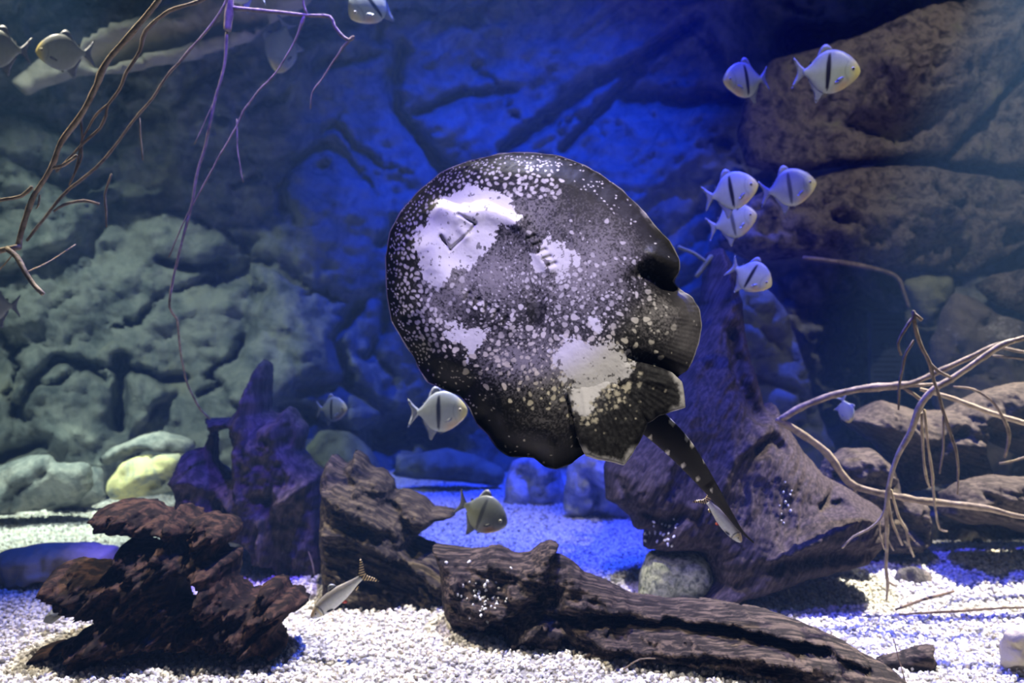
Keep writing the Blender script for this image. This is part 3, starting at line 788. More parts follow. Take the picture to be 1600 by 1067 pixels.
    branch('root_branch', 'upright crooked twig with a broken tip crossing in front of the pale root', [
        ('stem', [(1427, 486, Y, 2.6), (1432, 520, Y, 2.8), (1441, 545, Y, 3), (1452, 566, Y, 3), (1458, 592, Y, 2.8), (1466, 614, Y, 2.8), (1474, 645, Y, 2.6), (1484, 676, Y, 2.4), (1494, 708, Y, 2.2), (1497, 745, Y, 1.8), (1496, 772, Y, 1.4)]),
        ('twig', [(1428, 490, Y, 2.6), (1440, 500, Y, 3)]),
        ('twig', [(1425, 498, Y, 2.4), (1414, 515, Y, 3), (1403, 536, Y, 2.2), (1408, 555, Y, 1.6)]),
        ('twig', [(1428, 532, Y, 2), (1416, 552, Y, 2.4), (1411, 572, Y, 2.2), (1405, 605, Y, 2), (1404, 640, Y, 1.6)]),
        ('twig', [(1452, 566, Y, 2.4), (1466, 580, Y, 2.6), (1486, 590, Y, 2.2)]),
        ('twig', [(1474, 650, Y, 1.8), (1474, 700, Y, 1.8), (1468, 740, Y, 1.4)])], M['twig_mid'], seed=161)
    Y = 2.72
    branch('root_branch', 'straight pale branch slanting down to the right edge over the driftwood', [
        ('stem', [(1438, 608, Y, 2.6), (1480, 620, Y, 3.8), (1530, 638, Y, 4.2), (1570, 652, Y, 4.2), (1610, 664, Y, 4), (1680, 684, Y, 4)])], Pp, seed=171)
    Y = 2.6
    branch('root_branch', 'thin bowed twig arching down at the far right', [
        ('stem', [(1490, 604, Y, 1.6), (1520, 608, Y, 1.8), (1548, 625, Y, 2), (1566, 650, Y, 2.4), (1577, 680, Y, 2.6), (1570, 714, Y, 2)]),
        ('twig', [(1562, 724, Y, 2), (1584, 720, Y, 2), (1620, 708, Y, 2)])], M['twig_mid'], seed=181)
    Y = 2.9
    branch('root_branch', 'paired twigs entering from the right edge above the straight pale branch', [
        ('stem', [(1560, 542, Y, 2.4), (1600, 550, Y, 2.6), (1680, 566, Y, 2.6)]),
        ('stem', [(1552, 556, Y, 2), (1590, 560, Y, 2.2), (1680, 575, Y, 2.2)])], M['twig_mid'], seed=186)
    Y = 4.0
    branch('root_branch', 'faint purple stick lying against the wide boulder', [
        ('stem', [(1255, 403, Y, 3), (1300, 408, Y, 3.6), (1350, 416, Y, 3.6), (1398, 430, Y, 3.2), (1410, 450, Y, 3), (1420, 480, Y, 2.6)])], M['twig_mid'], seed=191)
    Y = 3.28
    branch('pale_stick', 'short pale sticks beside the top of the leaning trunk', [
        ('stem', [(1112, 400, Y, 4), (1100, 416, Y, 4.5), (1088, 432, Y, 4)]),
        ('twig', [(1104, 410, Y, 3), (1085, 396, Y, 3), (1060, 386, Y, 3)])], M['rock_olive'], 'stick', seed=193)
    z = 2.42
    branch('fallen_stick', 'thin brown stick lying on the gravel under the hanging root tips', [
        ('stem', [(1400, 952, z + .02, 2), (1440, 938, 2.55, 2.4), (1490, 924, 2.7, 2)])], D, seed=195)
    branch('fallen_stick', 'dark slender stick lying level across the right gravel', [
        ('stem', [(1405, 960, 2.53, 1.6), (1490, 955, 2.54, 2), (1570, 950, 2.56, 2), (1640, 948, 2.57, 1.6)])], D, seed=197)
    branch('plant_stalk', 'thin stalk standing in the gravel beside the wood chip', [
        ('stem', [(1396, 998, 2.1, .9), (1405, 1030, 2.08, 1), (1417, 1075, 2.05, 1.2)])], D, 'stalk', seed=199)
    branch('plant_stalk', 'curved thin stalk arching over the gravel in front of the log', [
        ('stem', [(974, 1046, 2.13, 1.2), (1000, 1030, 2.12, 1.2), (1024, 1029, 2.12, 1)])], Pm, 'stalk', seed=200)
    branch('plant_stalk', 'pale green blade standing at the foot of the spiky stump', [
        ('stem', [(482, 862, 2.95, .8), (488, 880, 2.95, 1.2), (491, 898, 2.95, 1.2)])], Pp, 'stalk', seed=201)


build_branches()

# ------------------------------------------------------------------ the ray
RAY_OUT = [(830, 235), (870, 238), (905, 250), (940, 268), (975, 294), (1000, 318), (1014, 334), (1026, 350), (1050, 374), (1065, 404), (1064, 424), (1057, 437), (1071, 452), (1086, 464), (1096, 482), (1099, 512), (1094, 534), (1083, 560), (1076, 578),
           (1062, 592), (1042, 618), (1020, 640), (1000, 662), (975, 684), (945, 698), (915, 712), (896, 728), (870, 738), (851, 735), (834, 721), (796, 718), (776, 705), (760, 685), (742, 666), (732, 640), (716, 621), (690, 611), (665, 600), (650, 580), (640, 556), (622, 526),
           (606, 500), (600, 460), (600, 400), (608, 362), (626, 330), (652, 299), (690, 268), (732, 250), (776, 239), (802, 235)]
RC = np.array([850.0, 478.0])
BX0, BY0, BS = 580.0, 215.0, 2.0


def ray_depth(u, v):
    return 1.70 + (480 - v) / F * 1.7 * .30 + (850 - u) / F * 1.7 * .10


def blob(P, line, w):
    return np.exp(-(line_dist(P, line) / w) ** 2)


def paint_ray():
    """the belly's pigment: white patches, pale speckle and cream spots on black, on a 2 samples per pixel raster"""
    W, H = int(535 * BS), int(545 * BS)
    gx, gy = np.meshgrid(np.arange(W) / BS + BX0, np.arange(H) / BS + BY0)
    P = np.stack([gx.ravel(), gy.ravel()], 1)
    u, v = P.T
    sg = lambda c, r: np.exp(-(((u - c[0]) / r[0]) ** 2 + ((v - c[1]) / r[1]) ** 2))
    gc = np.stack(np.meshgrid(np.arange(0, W, 4) / BS + BX0, np.arange(0, H, 4) / BS + BY0), -1)
    ec = poly_dist(gc.reshape(-1, 2), RAY_OUT).reshape(gc.shape[:2])
    yi, xi = np.minimum(np.arange(H) / 4, ec.shape[0] - 1.001), np.minimum(np.arange(W) / 4, ec.shape[1] - 1.001)
    y0, x0 = yi.astype(int), xi.astype(int)
    fy, fx = (yi - y0)[:, None], (xi - x0)[None]
    e = (ec[y0][:, x0] * (1 - fx) + ec[y0][:, x0 + 1] * fx) * (1 - fy) + (ec[y0 + 1][:, x0] * (1 - fx) + ec[y0 + 1][:, x0 + 1] * fx) * fy
    e = e.ravel()
    n1 = fbm(u / 9, v / 9, 1.3, 4, .6)
    n2 = fbm(u / 2.6, v / 2.6, 4.3, 2, .6)
    white = np.zeros(len(P))

    def patch(poly, soft, amp):
        q = np.asarray(poly, float)
        lo, hi = q.min(0) - 2 * amp, q.max(0) + 2 * amp
        m = (u > lo[0]) & (u < hi[0]) & (v > lo[1]) & (v < hi[1])
        w = np.zeros(len(P))
        s = poly_dist(P[m], poly) * np.where(inside(P[m], poly), 1, -1)
        w[m] = sstep(-1.2, 1.2, s + amp * n1[m] + .3 * amp * n2[m])
        return w
    white = np.maximum(white, patch([(702, 307), (730, 291), (745, 294), (760, 297), (786, 303), (801, 322), (808, 336), (814, 354), (792, 354), (776, 362), (769, 380), (753, 399), (745, 414), (722, 420), (707, 423), (697, 440), (684, 452), (668, 444), (655, 412), (651, 391), (646, 374), (659, 355), (677, 337), (684, 314)], 0, 12))
    white = np.maximum(white, patch([(864, 545), (889, 526), (921, 538), (940, 533), (960, 542), (993, 567), (978, 590), (960, 586), (949, 602), (936, 612), (926, 634), (912, 652), (900, 648), (886, 618), (893, 596), (868, 574)], 0, 22))
    white = np.maximum(white, patch([(858, 367), (880, 386), (902, 408), (890, 428), (877, 440), (860, 420), (845, 395)], 0, 16))
    white = np.maximum(white, patch([(697, 504), (732, 512), (762, 520), (752, 538), (733, 560), (722, 535), (700, 525)], 0, 16))
    white = np.maximum(white, patch([(918, 496), (936, 500), (940, 515), (930, 524), (922, 512)], 0, 7))
    white = np.maximum(white, patch([(826, 398), (838, 400), (852, 420), (848, 432), (836, 425)], 0, 8))
    # dark freckles inside the white
    fr = fbm(u / 6.5, v / 6.5, 9.9, 2)
    white = white * (1 - .75 * sstep(.44, .52, fr) * sstep(.1, .3, n2 + .35))
    # pale speckle
    sp = .62 * sg((775, 430), (65, 55)) + .45 * sg((830, 330), (60, 45)) + .55 * sg((905, 440), (70, 70)) + .50 * sg((690, 470), (40, 60)) + .50 * sg((800, 560), (70, 50)) + .40 * sg((900, 590), (80, 60)) + .32 * sg((960, 380), (60, 60)) + .22 * sg((1010, 500), (50, 50)) + .18 * sg((850, 660), (70, 40)) + .34 * sg((1045, 490), (34, 40))
    sp = sp * sstep(12, 45, e)
    tone = sstep(.55, -.35, (n2 * .9 + n1 * .35) - (sp - .42) * 1.5) * np.clip(sp * 1.5, 0, 1)
    base = .007 + .030 * sg((955, 350), (85, 70)) + .018 * sg((850, 470), (160, 120)) + .014 * sg((860, 670), (80, 40)) + .10 * sg((1080, 510), (30, 66)) * (1 + .35 * n2)  # last term: right lobe painted paler in place of light that only grazes it
    val = base + (.34 - base) * tone * .75
    # spots, drawn one by one
    occ = np.zeros((H, W), np.float32)
    r = np.random.default_rng(77)
    ee = e.reshape(H, W)
    ins = inside(P, RAY_OUT).reshape(H, W)
    cnt = 0
    for k in range(15000):
        a, b = r.uniform(0, W), r.uniform(0, H)
        i, j = int(b), int(a)
        if not ins[i, j]:
            continue
        x, y = a / BS + BX0, b / BS + BY0
        ed = ee[i, j]
        q = np.array([x, y]) - RC
        dirn = (q @ np.array([-.80, -.60])) / (np.hypot(*q) + 1e-6)
        if ed < 5:
            p, s = .25 if dirn > .1 else .03, .9
        elif dirn > .48 and ed < 75:
            p, s = .8, 1.3 + 2.4 * sstep(6, 45, ed) * r.uniform(.6, 1.2)
        elif ed < 42:
            p, s = (.16 if dirn > -.2 else .03), r.uniform(.9, 1.8)
        else:
            dc = math.hypot((x - 865) / 190, (y - 505) / 150)
            p = .62 if dc < .60 else .45 * max(0, 1.15 - dc)
            if x > 930 and y < 400:
                p *= .3
            s = (1.0 + 3.9 * r.uniform() ** 1.7) * (1.2 if y > 480 else 1.0)
            if 885 < x < 985 and 590 < y < 665:
                p, s = .75, 1.0 + 4.4 * r.uniform() ** 1.3
            if 740 < x < 815 and 355 < y < 470:
                s *= .42
            if y > 640 and x < 880:
                p *= .25
        if r.uniform() > p:
            continue
        m = int((s * 2.3) * BS) + 2
        i0, i1, j0, j1 = max(0, i - m), min(H, i + m), max(0, j - m), min(W, j + m)
        win = occ[i0:i1, j0:j1]
        yy, xx = np.mgrid[i0:i1, j0:j1]
        th, el = r.uniform(0, 3.14), r.uniform(.62, 1)
        dx, dy = (xx - a) / BS, (yy - b) / BS
        A, B = dx * math.cos(th) + dy * math.sin(th), (-dx * math.sin(th) + dy * math.cos(th)) / el
        ang = np.arctan2(B, A)
        rr = np.hypot(A, B) / (1 + .16 * np.sin(2 * ang + r.uniform(0, 6)) + .10 * np.sin(3 * ang + r.uniform(0, 6)))
        core = np.clip((s + .6 - rr) / 1.2, 0, 1) * r.uniform(.55, 1)
        if win[rr < s + .9].max(initial=0) > .15 and r.uniform() > .12:
            continue
        occ[i0:i1, j0:j1] = np.maximum(win, core)
        cnt += 1
    spots = occ.ravel()
    dark = .9 * patch([(824, 474), (842, 470), (854, 476), (852, 494), (842, 506), (828, 503), (820, 490)], 0, 4)
    spots = spots * (1 - dark)
    val = val * (1 - .8 * dark)
    c0 = np.stack([val * 1.0, val * .93, val * .97], 1)
    warm = sstep(470, 600, v)[:, None]
    sc = np.array([.60, .57, .58]) * (1 - warm) + np.array([.66, .60, .47]) * warm
    c = c0 * (1 - spots[:, None]) + sc * spots[:, None]
    wc = np.array([.66, .64, .66])
    c = c * (1 - white[:, None]) + wc * white[:, None]
    # frayed pale rim
    rim = sstep(2.2, .6, e) * .5 * (1 - sstep(880, 900, u) * sstep(570, 585, v)) + sstep(9, 2, e) * .55 * np.exp(-(((u - 1013) / 16) ** 2 + ((v - 334) / 18) ** 2)) * sstep(-.3, .3, n1)
    c = c * (1 - rim[:, None]) + np.array([.5, .47, .5]) * rim[:, None]
    return c.reshape(H, W, 3).astype(np.float32)


def sample(img, u, v):
    H, W, _ = img.shape
    x, y = np.clip((u - BX0) * BS, 0, W - 1.01), np.clip((v - BY0) * BS, 0, H - 1.01)
    i, j = y.astype(int), x.astype(int)
    fy, fx = (y - i)[:, None], (x - j)[:, None]
    return (img[i, j] * (1 - fx) + img[i, j + 1] * fx) * (1 - fy) + (img[i + 1, j] * (1 - fx) + img[i + 1, j + 1] * fx) * fy


def pigment_mat(name, rough=.5, spec=.35, bump=.0):
    m, nt, b = nodes(name)
    a = N(nt, 'ShaderNodeAttribute', attribute_name='pigment')
    nt.links.new(a.outputs['Color'], b.inputs['Base Color'])
    b.inputs['Roughness'].default_value = rough
    b.inputs['Specular IOR Level'].default_value = spec
    if bump:
        g = N(nt, 'ShaderNodeNewGeometry')
        n = N(nt, 'ShaderNodeTexNoise', ins={'Scale': 350.0, 'Detail': 3.0})
        bm = N(nt, 'ShaderNodeBump', ins={'Strength': bump, 'Distance': .002})
        nt.links.new(g.outputs['Position'], n.inputs['Vector'])
        nt.links.new(n.outputs['Fac'], bm.inputs['Height'])
        nt.links.new(bm.outputs[0], b.inputs['Normal'])
    return m


def ray_height(u, v, e):
    """height of the belly above the disc's mid plane, metres"""
    P = np.stack([u, v], 1)
    h = .030 * (1 - (1 - np.clip(e / 170, 0, 1)) ** 2)
    S = lambda l, w, a: a * blob(P, l, w)
    h += S([(690, 330), (720, 340), (760, 334), (806, 350)], 15, .013) + S([(812, 356), (835, 385), (856, 420)], 11, .007) + S([(720, 465), (755, 490), (790, 510)], 12, .005)
    h += S([(672, 390), (682, 415), (696, 440)], 20, .010) + S([(715, 400), (735, 410)], 20, -.006)
    h += S([(690, 372), (704, 391)], 3.2, -.008) + S([(718, 338), (730, 345), (743, 352)], 2.4, -.006) + S([(743, 353), (736, 364), (720, 378), (705, 391)], 2.2, -.006) + S([(722, 362), (730, 372)], 7, .005) + S([(710, 350), (700, 366)], 12, .004)
    for k in range(5):
        t = k / 4
        h += S([(826 + 30 * t, 376 + 42 * t), (836 + 30 * t, 372 + 42 * t)], 3.6, -.006)
        h += S([(730 + 58 * t, 468 + 38 * t), (734 + 58 * t, 460 + 38 * t)], 3.6, -.006)
    h += S([(838, 470), (838, 505)], 16, -.004)
    # folds at the rear and the pocket at the right margin
    h += S([(1012, 428), (1040, 446), (1058, 450)], 15, -.028) + S([(990, 440), (1012, 468)], 16, -.012) + S([(1020, 400), (1055, 415)], 14, .012) + S([(1058, 484), (1082, 504), (1076, 544)], 18, .010)
    h += S([(985, 556), (1030, 572), (1066, 588)], 9, -.022) + S([(887, 622), (894, 645), (905, 690)], 7, -.018) + S([(860, 640), (850, 690)], 26, .012)
    h += S([(755, 660), (775, 690)], 17, -.020) + S([(800, 700), (850, 720)], 16, -.008) + S([(660, 580), (690, 600)], 22, -.018)
    # lower left margin rolls back
    roll = sstep(60, 0, e) * sstep(.15, .75, ((v - RC[1]) * .75 - (u - RC[0]) * .66) / (np.hypot(u - RC[0], v - RC[1]) + 1))
    h -= .040 * roll
    roll2 = sstep(46, 0, e) * sstep(.2, .8, ((RC[1] - v) * .72 + (u - RC[0]) * .69) / (np.hypot(u - RC[0], v - RC[1]) + 1))
    h -= .020 * roll2
    th = np.arctan2(v - RC[1], u - RC[0])
    low = sstep(-.3, .6, (v - RC[1]) / 250)
    h += .006 * np.sin(th * 17 + 2) * sstep(55, 5, e) * low
    h += .0012 * fbm(u / 14, v / 14, 5.5, 3)
    h += .00022 * np.sin(th * 210) * sstep(.35, .75, ((u - RC[0]) * .8 + (v - RC[1]) * .6) / (np.hypot(u - RC[0], v - RC[1]) + 1)) * sstep(110, 40, e)
    return h


def build_ray():
    img = paint_ray()
    mat = pigment_mat('ray_skin', .55, .10, .10)
    base = Vector(at(850, 738, 1.7))
    root = empty('stingray', base)
    tag(root, 'large black stingray with white spotted belly swimming upright in the middle', 'stingray')
    inv = Matrix.Translation(-base)
    # --- body disc: polar grid
    out = refine(RAY_OUT, 2.5, 1.6, 3, smooth=4)
    th0 = np.unwrap(np.arctan2(out[:, 1] - RC[1], out[:, 0] - RC[0]))
    if th0[-1] < th0[0]:
        out, th0 = out[::-1], th0[::-1]
    rr0 = np.hypot(*(out - RC).T)
    o = np.argsort(np.mod(th0, 2 * math.pi))
    ta, ra = np.mod(th0, 2 * math.pi)[o], rr0[o]
    nt_, nr = 1000, 250
    th = np.linspace(0, 2 * math.pi, nt_, endpoint=False)
    rmax = np.interp(th, np.r_[ta[-1] - 2 * math.pi, ta, ta[0] + 2 * math.pi], np.r_[ra[-1], ra, ra[0]])
    s = (np.arange(1, nr + 1) / nr)
    s = 1 - (1 - s) ** 1.15
    u = (RC[0] + rmax[None] * s[:, None] * np.cos(th)[None]).ravel()
    v = (RC[1] + rmax[None] * s[:, None] * np.sin(th)[None]).ravel()
    u, v = np.r_[RC[0], u], np.r_[RC[1], v]
    P = np.stack([u, v], 1)
    e = poly_dist(P, out[::3])
    h = ray_height(u, v, e)
    Y = ray_depth(u, v)
    X, Z = (u - 800) / F * Y, CAMZ - (v - 533.5) / F * Y
    front = np.stack([X, Y - h, Z], 1)
    thick = .004 + .055 * (1 - (1 - np.clip(e / 190, 0, 1)) ** 2)
    col = sample(img, u, v)
    # back (dorsal) side at a quarter of the resolution
    sel_r = np.r_[np.arange(3, nr, 6), nr - 1]
    sel_t = np.arange(0, nt_, 4)
    bid = 1 + sel_r[:, None] * nt_ + sel_t[None]
    bk = np.stack([X, Y - h + thick, Z], 1)[bid.ravel()]
    nb0 = len(front)
    verts = np.concatenate([front, bk, [[X[0], Y[0] - h[0] + thick[0], Z[0]]]])
    bcol = np.tile(np.array([[.012, .011, .012]], np.float32), (len(bk) + 1, 1))
    faces = []
    k = np.arange(nt_)
    k2 = (k + 1) % nt_
    faces += np.stack([np.zeros(nt_, int), 1 + k2, 1 + k], 1).tolist()
    for i in range(nr - 1):
        a, b = 1 + i * nt_, 1 + (i + 1) * nt_
        faces += np.stack([a + k, a + k2, b + k2, b + k], 1).tolist()
    mt, mr = len(sel_t), len(sel_r)
    kk = np.arange(mt)
    kk2 = (kk + 1) % mt
    cb = nb0 + len(bk)
    faces += np.stack([np.full(mt, cb), nb0 + kk, nb0 + kk2], 1).tolist()
    for i in range(mr - 1):
        a, b = nb0 + i * mt, nb0 + (i + 1) * mt
        faces += np.stack([a + kk, b + kk, b + kk2, a + kk2], 1).tolist()
    e0, b0 = 1 + (nr - 1) * nt_, nb0 + (mr - 1) * mt
    for q in range(mt):
        f = [e0 + q * 4, e0 + q * 4 + 1, e0 + q * 4 + 2, e0 + q * 4 + 3, e0 + (q * 4 + 4) % nt_, b0 + (q + 1) % mt, b0 + q]
        faces.append(f[::-1])
    cols = np.concatenate([col, bcol])
    # --- tail, running on from the disc in the same skin
    cl = curve_pts([(985, 632, 1.735, 26), (1028, 667, 1.74, 23.5), (1060, 698, 1.76, 21), (1087, 731, 1.79, 16.5), (1111, 763, 1.83, 11.5), (1134, 795, 1.87, 6.5), (1158, 829, 1.90, 2.6), (1178, 848, 1.92, 1)], 3)
    tv, tc, ns = [], [], 28
    r = np.random.default_rng(4)
    tsp = [(1049, 659, 4.2), (1073, 683, 3.6), (1081, 693, 3.4), (1101, 719, 3.2), (1118, 745, 2.6), (1137, 774, 2), (1052, 678, 1), (1042, 707, 2.6), (1066, 727, 2.6), (1089, 748, 2.2), (1015, 683, 2.2), (1110, 765, 1.6)]
    n = len(cl)
    t = np.gradient(cl[:, :2], axis=0)
    t /= np.hypot(*t.T)[:, None]
    o0 = len(verts)
    for i in range(n):
        px, py, y, w = cl[i]
        for q in range(ns):
            a = 2 * math.pi * q / ns
            off = math.cos(a) * w
            dep = math.sin(a) * w * (.55 if i / n < .6 else .8)
            uu, vv = px - t[i, 1] * off, py + t[i, 0] * off
            groove = .25 * w * math.exp(-(off / (w * .22 + .2)) ** 2) * (1 if math.sin(a) < 0 else 0) * sstep(.55, .7, i / n)
            tv.append(at(uu, vv, y) + Vector((0, (dep + groove) / F * y, 0)))
            c = np.array([.016, .0145, .015])
            for sx, sy, sr in tsp:
                d = math.hypot((uu - sx), (vv - sy) * .8)
                if d < sr + 1.2 and math.sin(a) < .35:
                    c = c + (np.array([.72, .68, .58]) - c) * min(1, max(0, (sr + .8 - d) / 1.2))
            tc.append(c)
    for i in range(n - 1):
        for q in range(ns):
            q2 = (q + 1) % ns
            faces.append([o0 + i * ns + q, o0 + (i + 1) * ns + q, o0 + (i + 1) * ns + q2, o0 + i * ns + q2])
    faces.append([o0 + q for q in range(ns)])
    faces.append([o0 + (n - 1) * ns + q for q in range(ns)][::-1])
    verts = np.concatenate([verts, np.array([tuple(q) for q in tv])])
    cols = np.concatenate([cols, np.array(tc, np.float32)])
    body = new_obj('body', mesh('stingray_body', verts, faces, True, cols), mat, root)
    body.matrix_parent_inverse = inv

    # --- pelvic fins
    def fin(outline, seed, fan, marks, lift):
        dfun = lambda a, b: ray_depth(a, b) - lift * (.35 + .65 * sstep(25, 95, np.hypot(a - fan[0], b - fan[1])))
        o = slab('pelvic_fin', outline, dfun, mat, .006, 14, 2.6, 1.6, seed, rough=.0006, rscale=10, marks=marks, power=.6,
                 extra=lambda a, b: .0004 * np.sin(np.arctan2(b - fan[1], a - fan[0]) * 95) * sstep(20, 60, np.hypot(a - fan[0], b - fan[1])) - .00022 * np.hypot(a - fan[0], b - fan[1]) * 0)
        me = o.data
        nv = len(me.vertices)
        c = np.empty(nv * 3)
        me.vertices.foreach_get('co', c)
        c = c.reshape(-1, 3) + np.array(o.location)
        uu, vv = c[:, 0] / c[:, 1] * F + 800, 533.5 - (c[:, 2] - CAMZ) / c[:, 1] * F
        cc = sample(img, uu, vv)
        q = np.asarray(refine(outline, 3))
        ee = poly_dist(np.stack([uu, vv], 1), q)
        nn = fbm(uu / 5, vv / 5, seed + .5, 4, .65)
        far = np.hypot(uu - fan[0], vv - fan[1])
        fr = sstep(11, 2, ee + 8 * nn) * np.maximum(sstep(692, 706, vv), sstep(1042, 1054, uu))
        cc = cc * (1 - fr[:, None]) + np.array([.55, .53, .52]) * fr[:, None]
        gl = .03 * sstep(-.2, .6, nn) * sstep(50, 80, far) * (1 - fr)
        cc = cc + gl[:, None]
        at_ = me.color_attributes.new('pigment', 'FLOAT_COLOR', 'POINT')
        c4 = np.ones((nv, 4), np.float32)
        c4[:, :3] = cc
        at_.data.foreach_set('color', c4.ravel())
        o.parent = root
        o.matrix_parent_inverse = inv
        return o
    fin([(886, 604), (894, 645), (904, 690), (914, 712), (935, 719), (955, 722), (975, 727), (986, 712), (1000, 690), (1012, 664), (1006, 640), (975, 606), (930, 585), (900, 590)], 71, (915, 560), [([(910, 610), (925, 715)], 6, .004)], .036)
    fin([(975, 570), (1000, 566), (1030, 574), (1052, 582), (1066, 596), (1070, 618), (1072, 637), (1050, 644), (1030, 650), (1012, 662), (985, 640), (965, 600)], 72, (925, 560), [([(990, 590), (1040, 600)], 8, .004)], .034)

    # --- mouth and gill openings
    dm, nt2, b2 = nodes('ray_slit')
    b2.inputs['Base Color'].default_value = (.02, .014, .022, 1)
    b2.inputs['Roughness'].default_value = .6

    def dep(a, b, up):
        return float(ray_depth(a, b) - ray_height(np.array([float(a)]), np.array([float(b)]), poly_dist(np.array([[a, b]], float), out[::3]))[0] - up)

    def slit(name, pts, w):
        q = [(a, b, dep(a, b, -.0006), ww) for (a, b), ww in zip(pts, w)]
        o = tube(name, q, dm, None, int(pts[0][0]), 2, 8, .3, .12)
        o.parent = root
        o.matrix_parent_inverse = inv
        return o
    slit('mouth', [(743, 353), (738, 363), (724, 376), (712, 386), (705, 391)], [1.5, 1.7, 1.2, 1.0, .8])
    slit('nostril', [(717, 337), (728, 344), (742, 352)], [.9, 1.9, 1.5])
    slit('nostril', [(689, 366), (695, 379), (704, 391)], [1.6, 3.6, 1.4])
    for k in range(5):
        t_ = k / 4
        a, b = 828 + 30 * t_, 376 + 42 * t_
        slit('gill_slit', [(a - 1, b + 3), (a + 4, b + 1), (a + 9, b - 3)], [.6, 1.6, .6])
        a, b = 729 + 58 * t_, 469 + 38 * t_
        slit('gill_slit', [(a - 1, b + 2), (a + 3, b - 2), (a + 5, b - 7)], [.6, 1.7, .6])


build_ray()


# ------------------------------------------------------------------ fish
FM = {}
FM['body'] = pigment_mat('fish_scales', .38, .5)
FM['flag_fin'] = None


def simple_mat(name, c, rough=.5, spec=.4):
    m, nt, b = nodes(name)
    n = N(nt, 'ShaderNodeTexNoise', ins={'Scale': 90.0, 'Detail': 2.0})
    g = N(nt, 'ShaderNodeTexCoord')
    nt.links.new(g.outputs['Object'], n.inputs['Vector'])
    r = ramp(nt, [(.3, tuple(x * .75 for x in c)), (.7, tuple(min(1, x * 1.15) for x in c))], n.outputs['Fac'])
    nt.links.new(r.outputs[0], b.inputs['Base Color'])
    b.inputs['Roughness'].default_value = rough
    b.inputs['Specular IOR Level'].default_value = spec
    return m


FM['fin'] = simple_mat('fish_fin', (.27, .30, .36))
FM['fin_dusky'] = simple_mat('fish_fin_dusky', (.17, .18, .17))
FM['fin_red'] = simple_mat('fish_fin_red', (.50, .08, .06))
FM['eye'] = simple_mat('fish_eye', (.02, .02, .022), .15, .8)
FM['iris'] = simple_mat('fish_iris', (.55, .52, .38), .3, .6)


def stripes():
    m, nt, b = nodes('flag_tail_fin')
    t = N(nt, 'ShaderNodeTexCoord')
    mp = N(nt, 'ShaderNodeMapping')
    # bands across each tail lobe: measured along |z|
    sx = N(nt, 'ShaderNodeSeparateXYZ')
    ab = N(nt, 'ShaderNodeMath', operation='ABSOLUTE')
    mu = N(nt, 'ShaderNodeMath', operation='MULTIPLY', ins={1: 150.0})
    xm = N(nt, 'ShaderNodeMath', operation='MULTIPLY', ins={1: -60.0})
    ad = N(nt, 'ShaderNodeMath', operation='ADD')
    si = N(nt, 'ShaderNodeMath', operation='SINE')
    L = nt.links.new
    L(t.outputs['Object'], sx.inputs[0])
    L(sx.outputs['Z'], ab.inputs[0])
    L(ab.outputs[0], mu.inputs[0])
    L(sx.outputs['X'], xm.inputs[0])
    L(mu.outputs[0], ad.inputs[0])
    L(xm.outputs[0], ad.inputs[1])
    L(ad.outputs[0], si.inputs[0])
    r = ramp(nt, [(.42, (.03, .025, .02)), (.58, (.72, .52, .20))], si.outputs[0])
    L(r.outputs[0], b.inputs['Base Color'])
    b.inputs['Roughness'].default_value = .5
    return m


FM['flag_fin'] = stripes()


def fish_body(name, prof, width, paint, nx=72, ns=36):
    """prof: (x, top, bottom) from tail to nose"""
    q = np.array(prof, float)
    x = np.linspace(q[0, 0], q[-1, 0], nx)
    xs = x[0] + (x[-1] - x[0]) * np.sin(np.linspace(0, math.pi / 2, nx)) ** .9
    from_ = lambda k: np.interp(xs, q[:, 0], q[:, k])
    top, bot, wid = from_(1), from_(2), from_(3) * width

    def sm(a):
        for _ in range(3):
            b = a.copy()
            b[1:-1] = .5 * a[1:-1] + .25 * (a[:-2] + a[2:])
            a = b
        return a
    top, bot, wid = sm(top), sm(bot), sm(wid)
    v, f = [], []
    for i in range(nx):
        c, hh = (top[i] + bot[i]) / 2, (top[i] - bot[i]) / 2
        for k in range(ns):
            a = 2 * math.pi * k / ns
            sy = math.sin(a)
            v.append((xs[i], wid[i] * np.sign(sy) * abs(sy) ** .9, c + hh * math.cos(a)))
    for i in range(nx - 1):
        for k in range(ns):
            k2 = (k + 1) % ns
            f.append((i * ns + k, (i + 1) * ns + k, (i + 1) * ns + k2, i * ns + k2))
    f.append(tuple(range(ns)))
    f.append(tuple((nx - 1) * ns + k for k in range(ns))[::-1])
    v = np.array(v)
    tt = np.interp(v[:, 0], xs, top)
    bb = np.interp(v[:, 0], xs, bot)
    return mesh(name, v, f, True, paint(v, (v[:, 2] - bb) / np.maximum(tt - bb, 1e-6)).astype(np.float32))


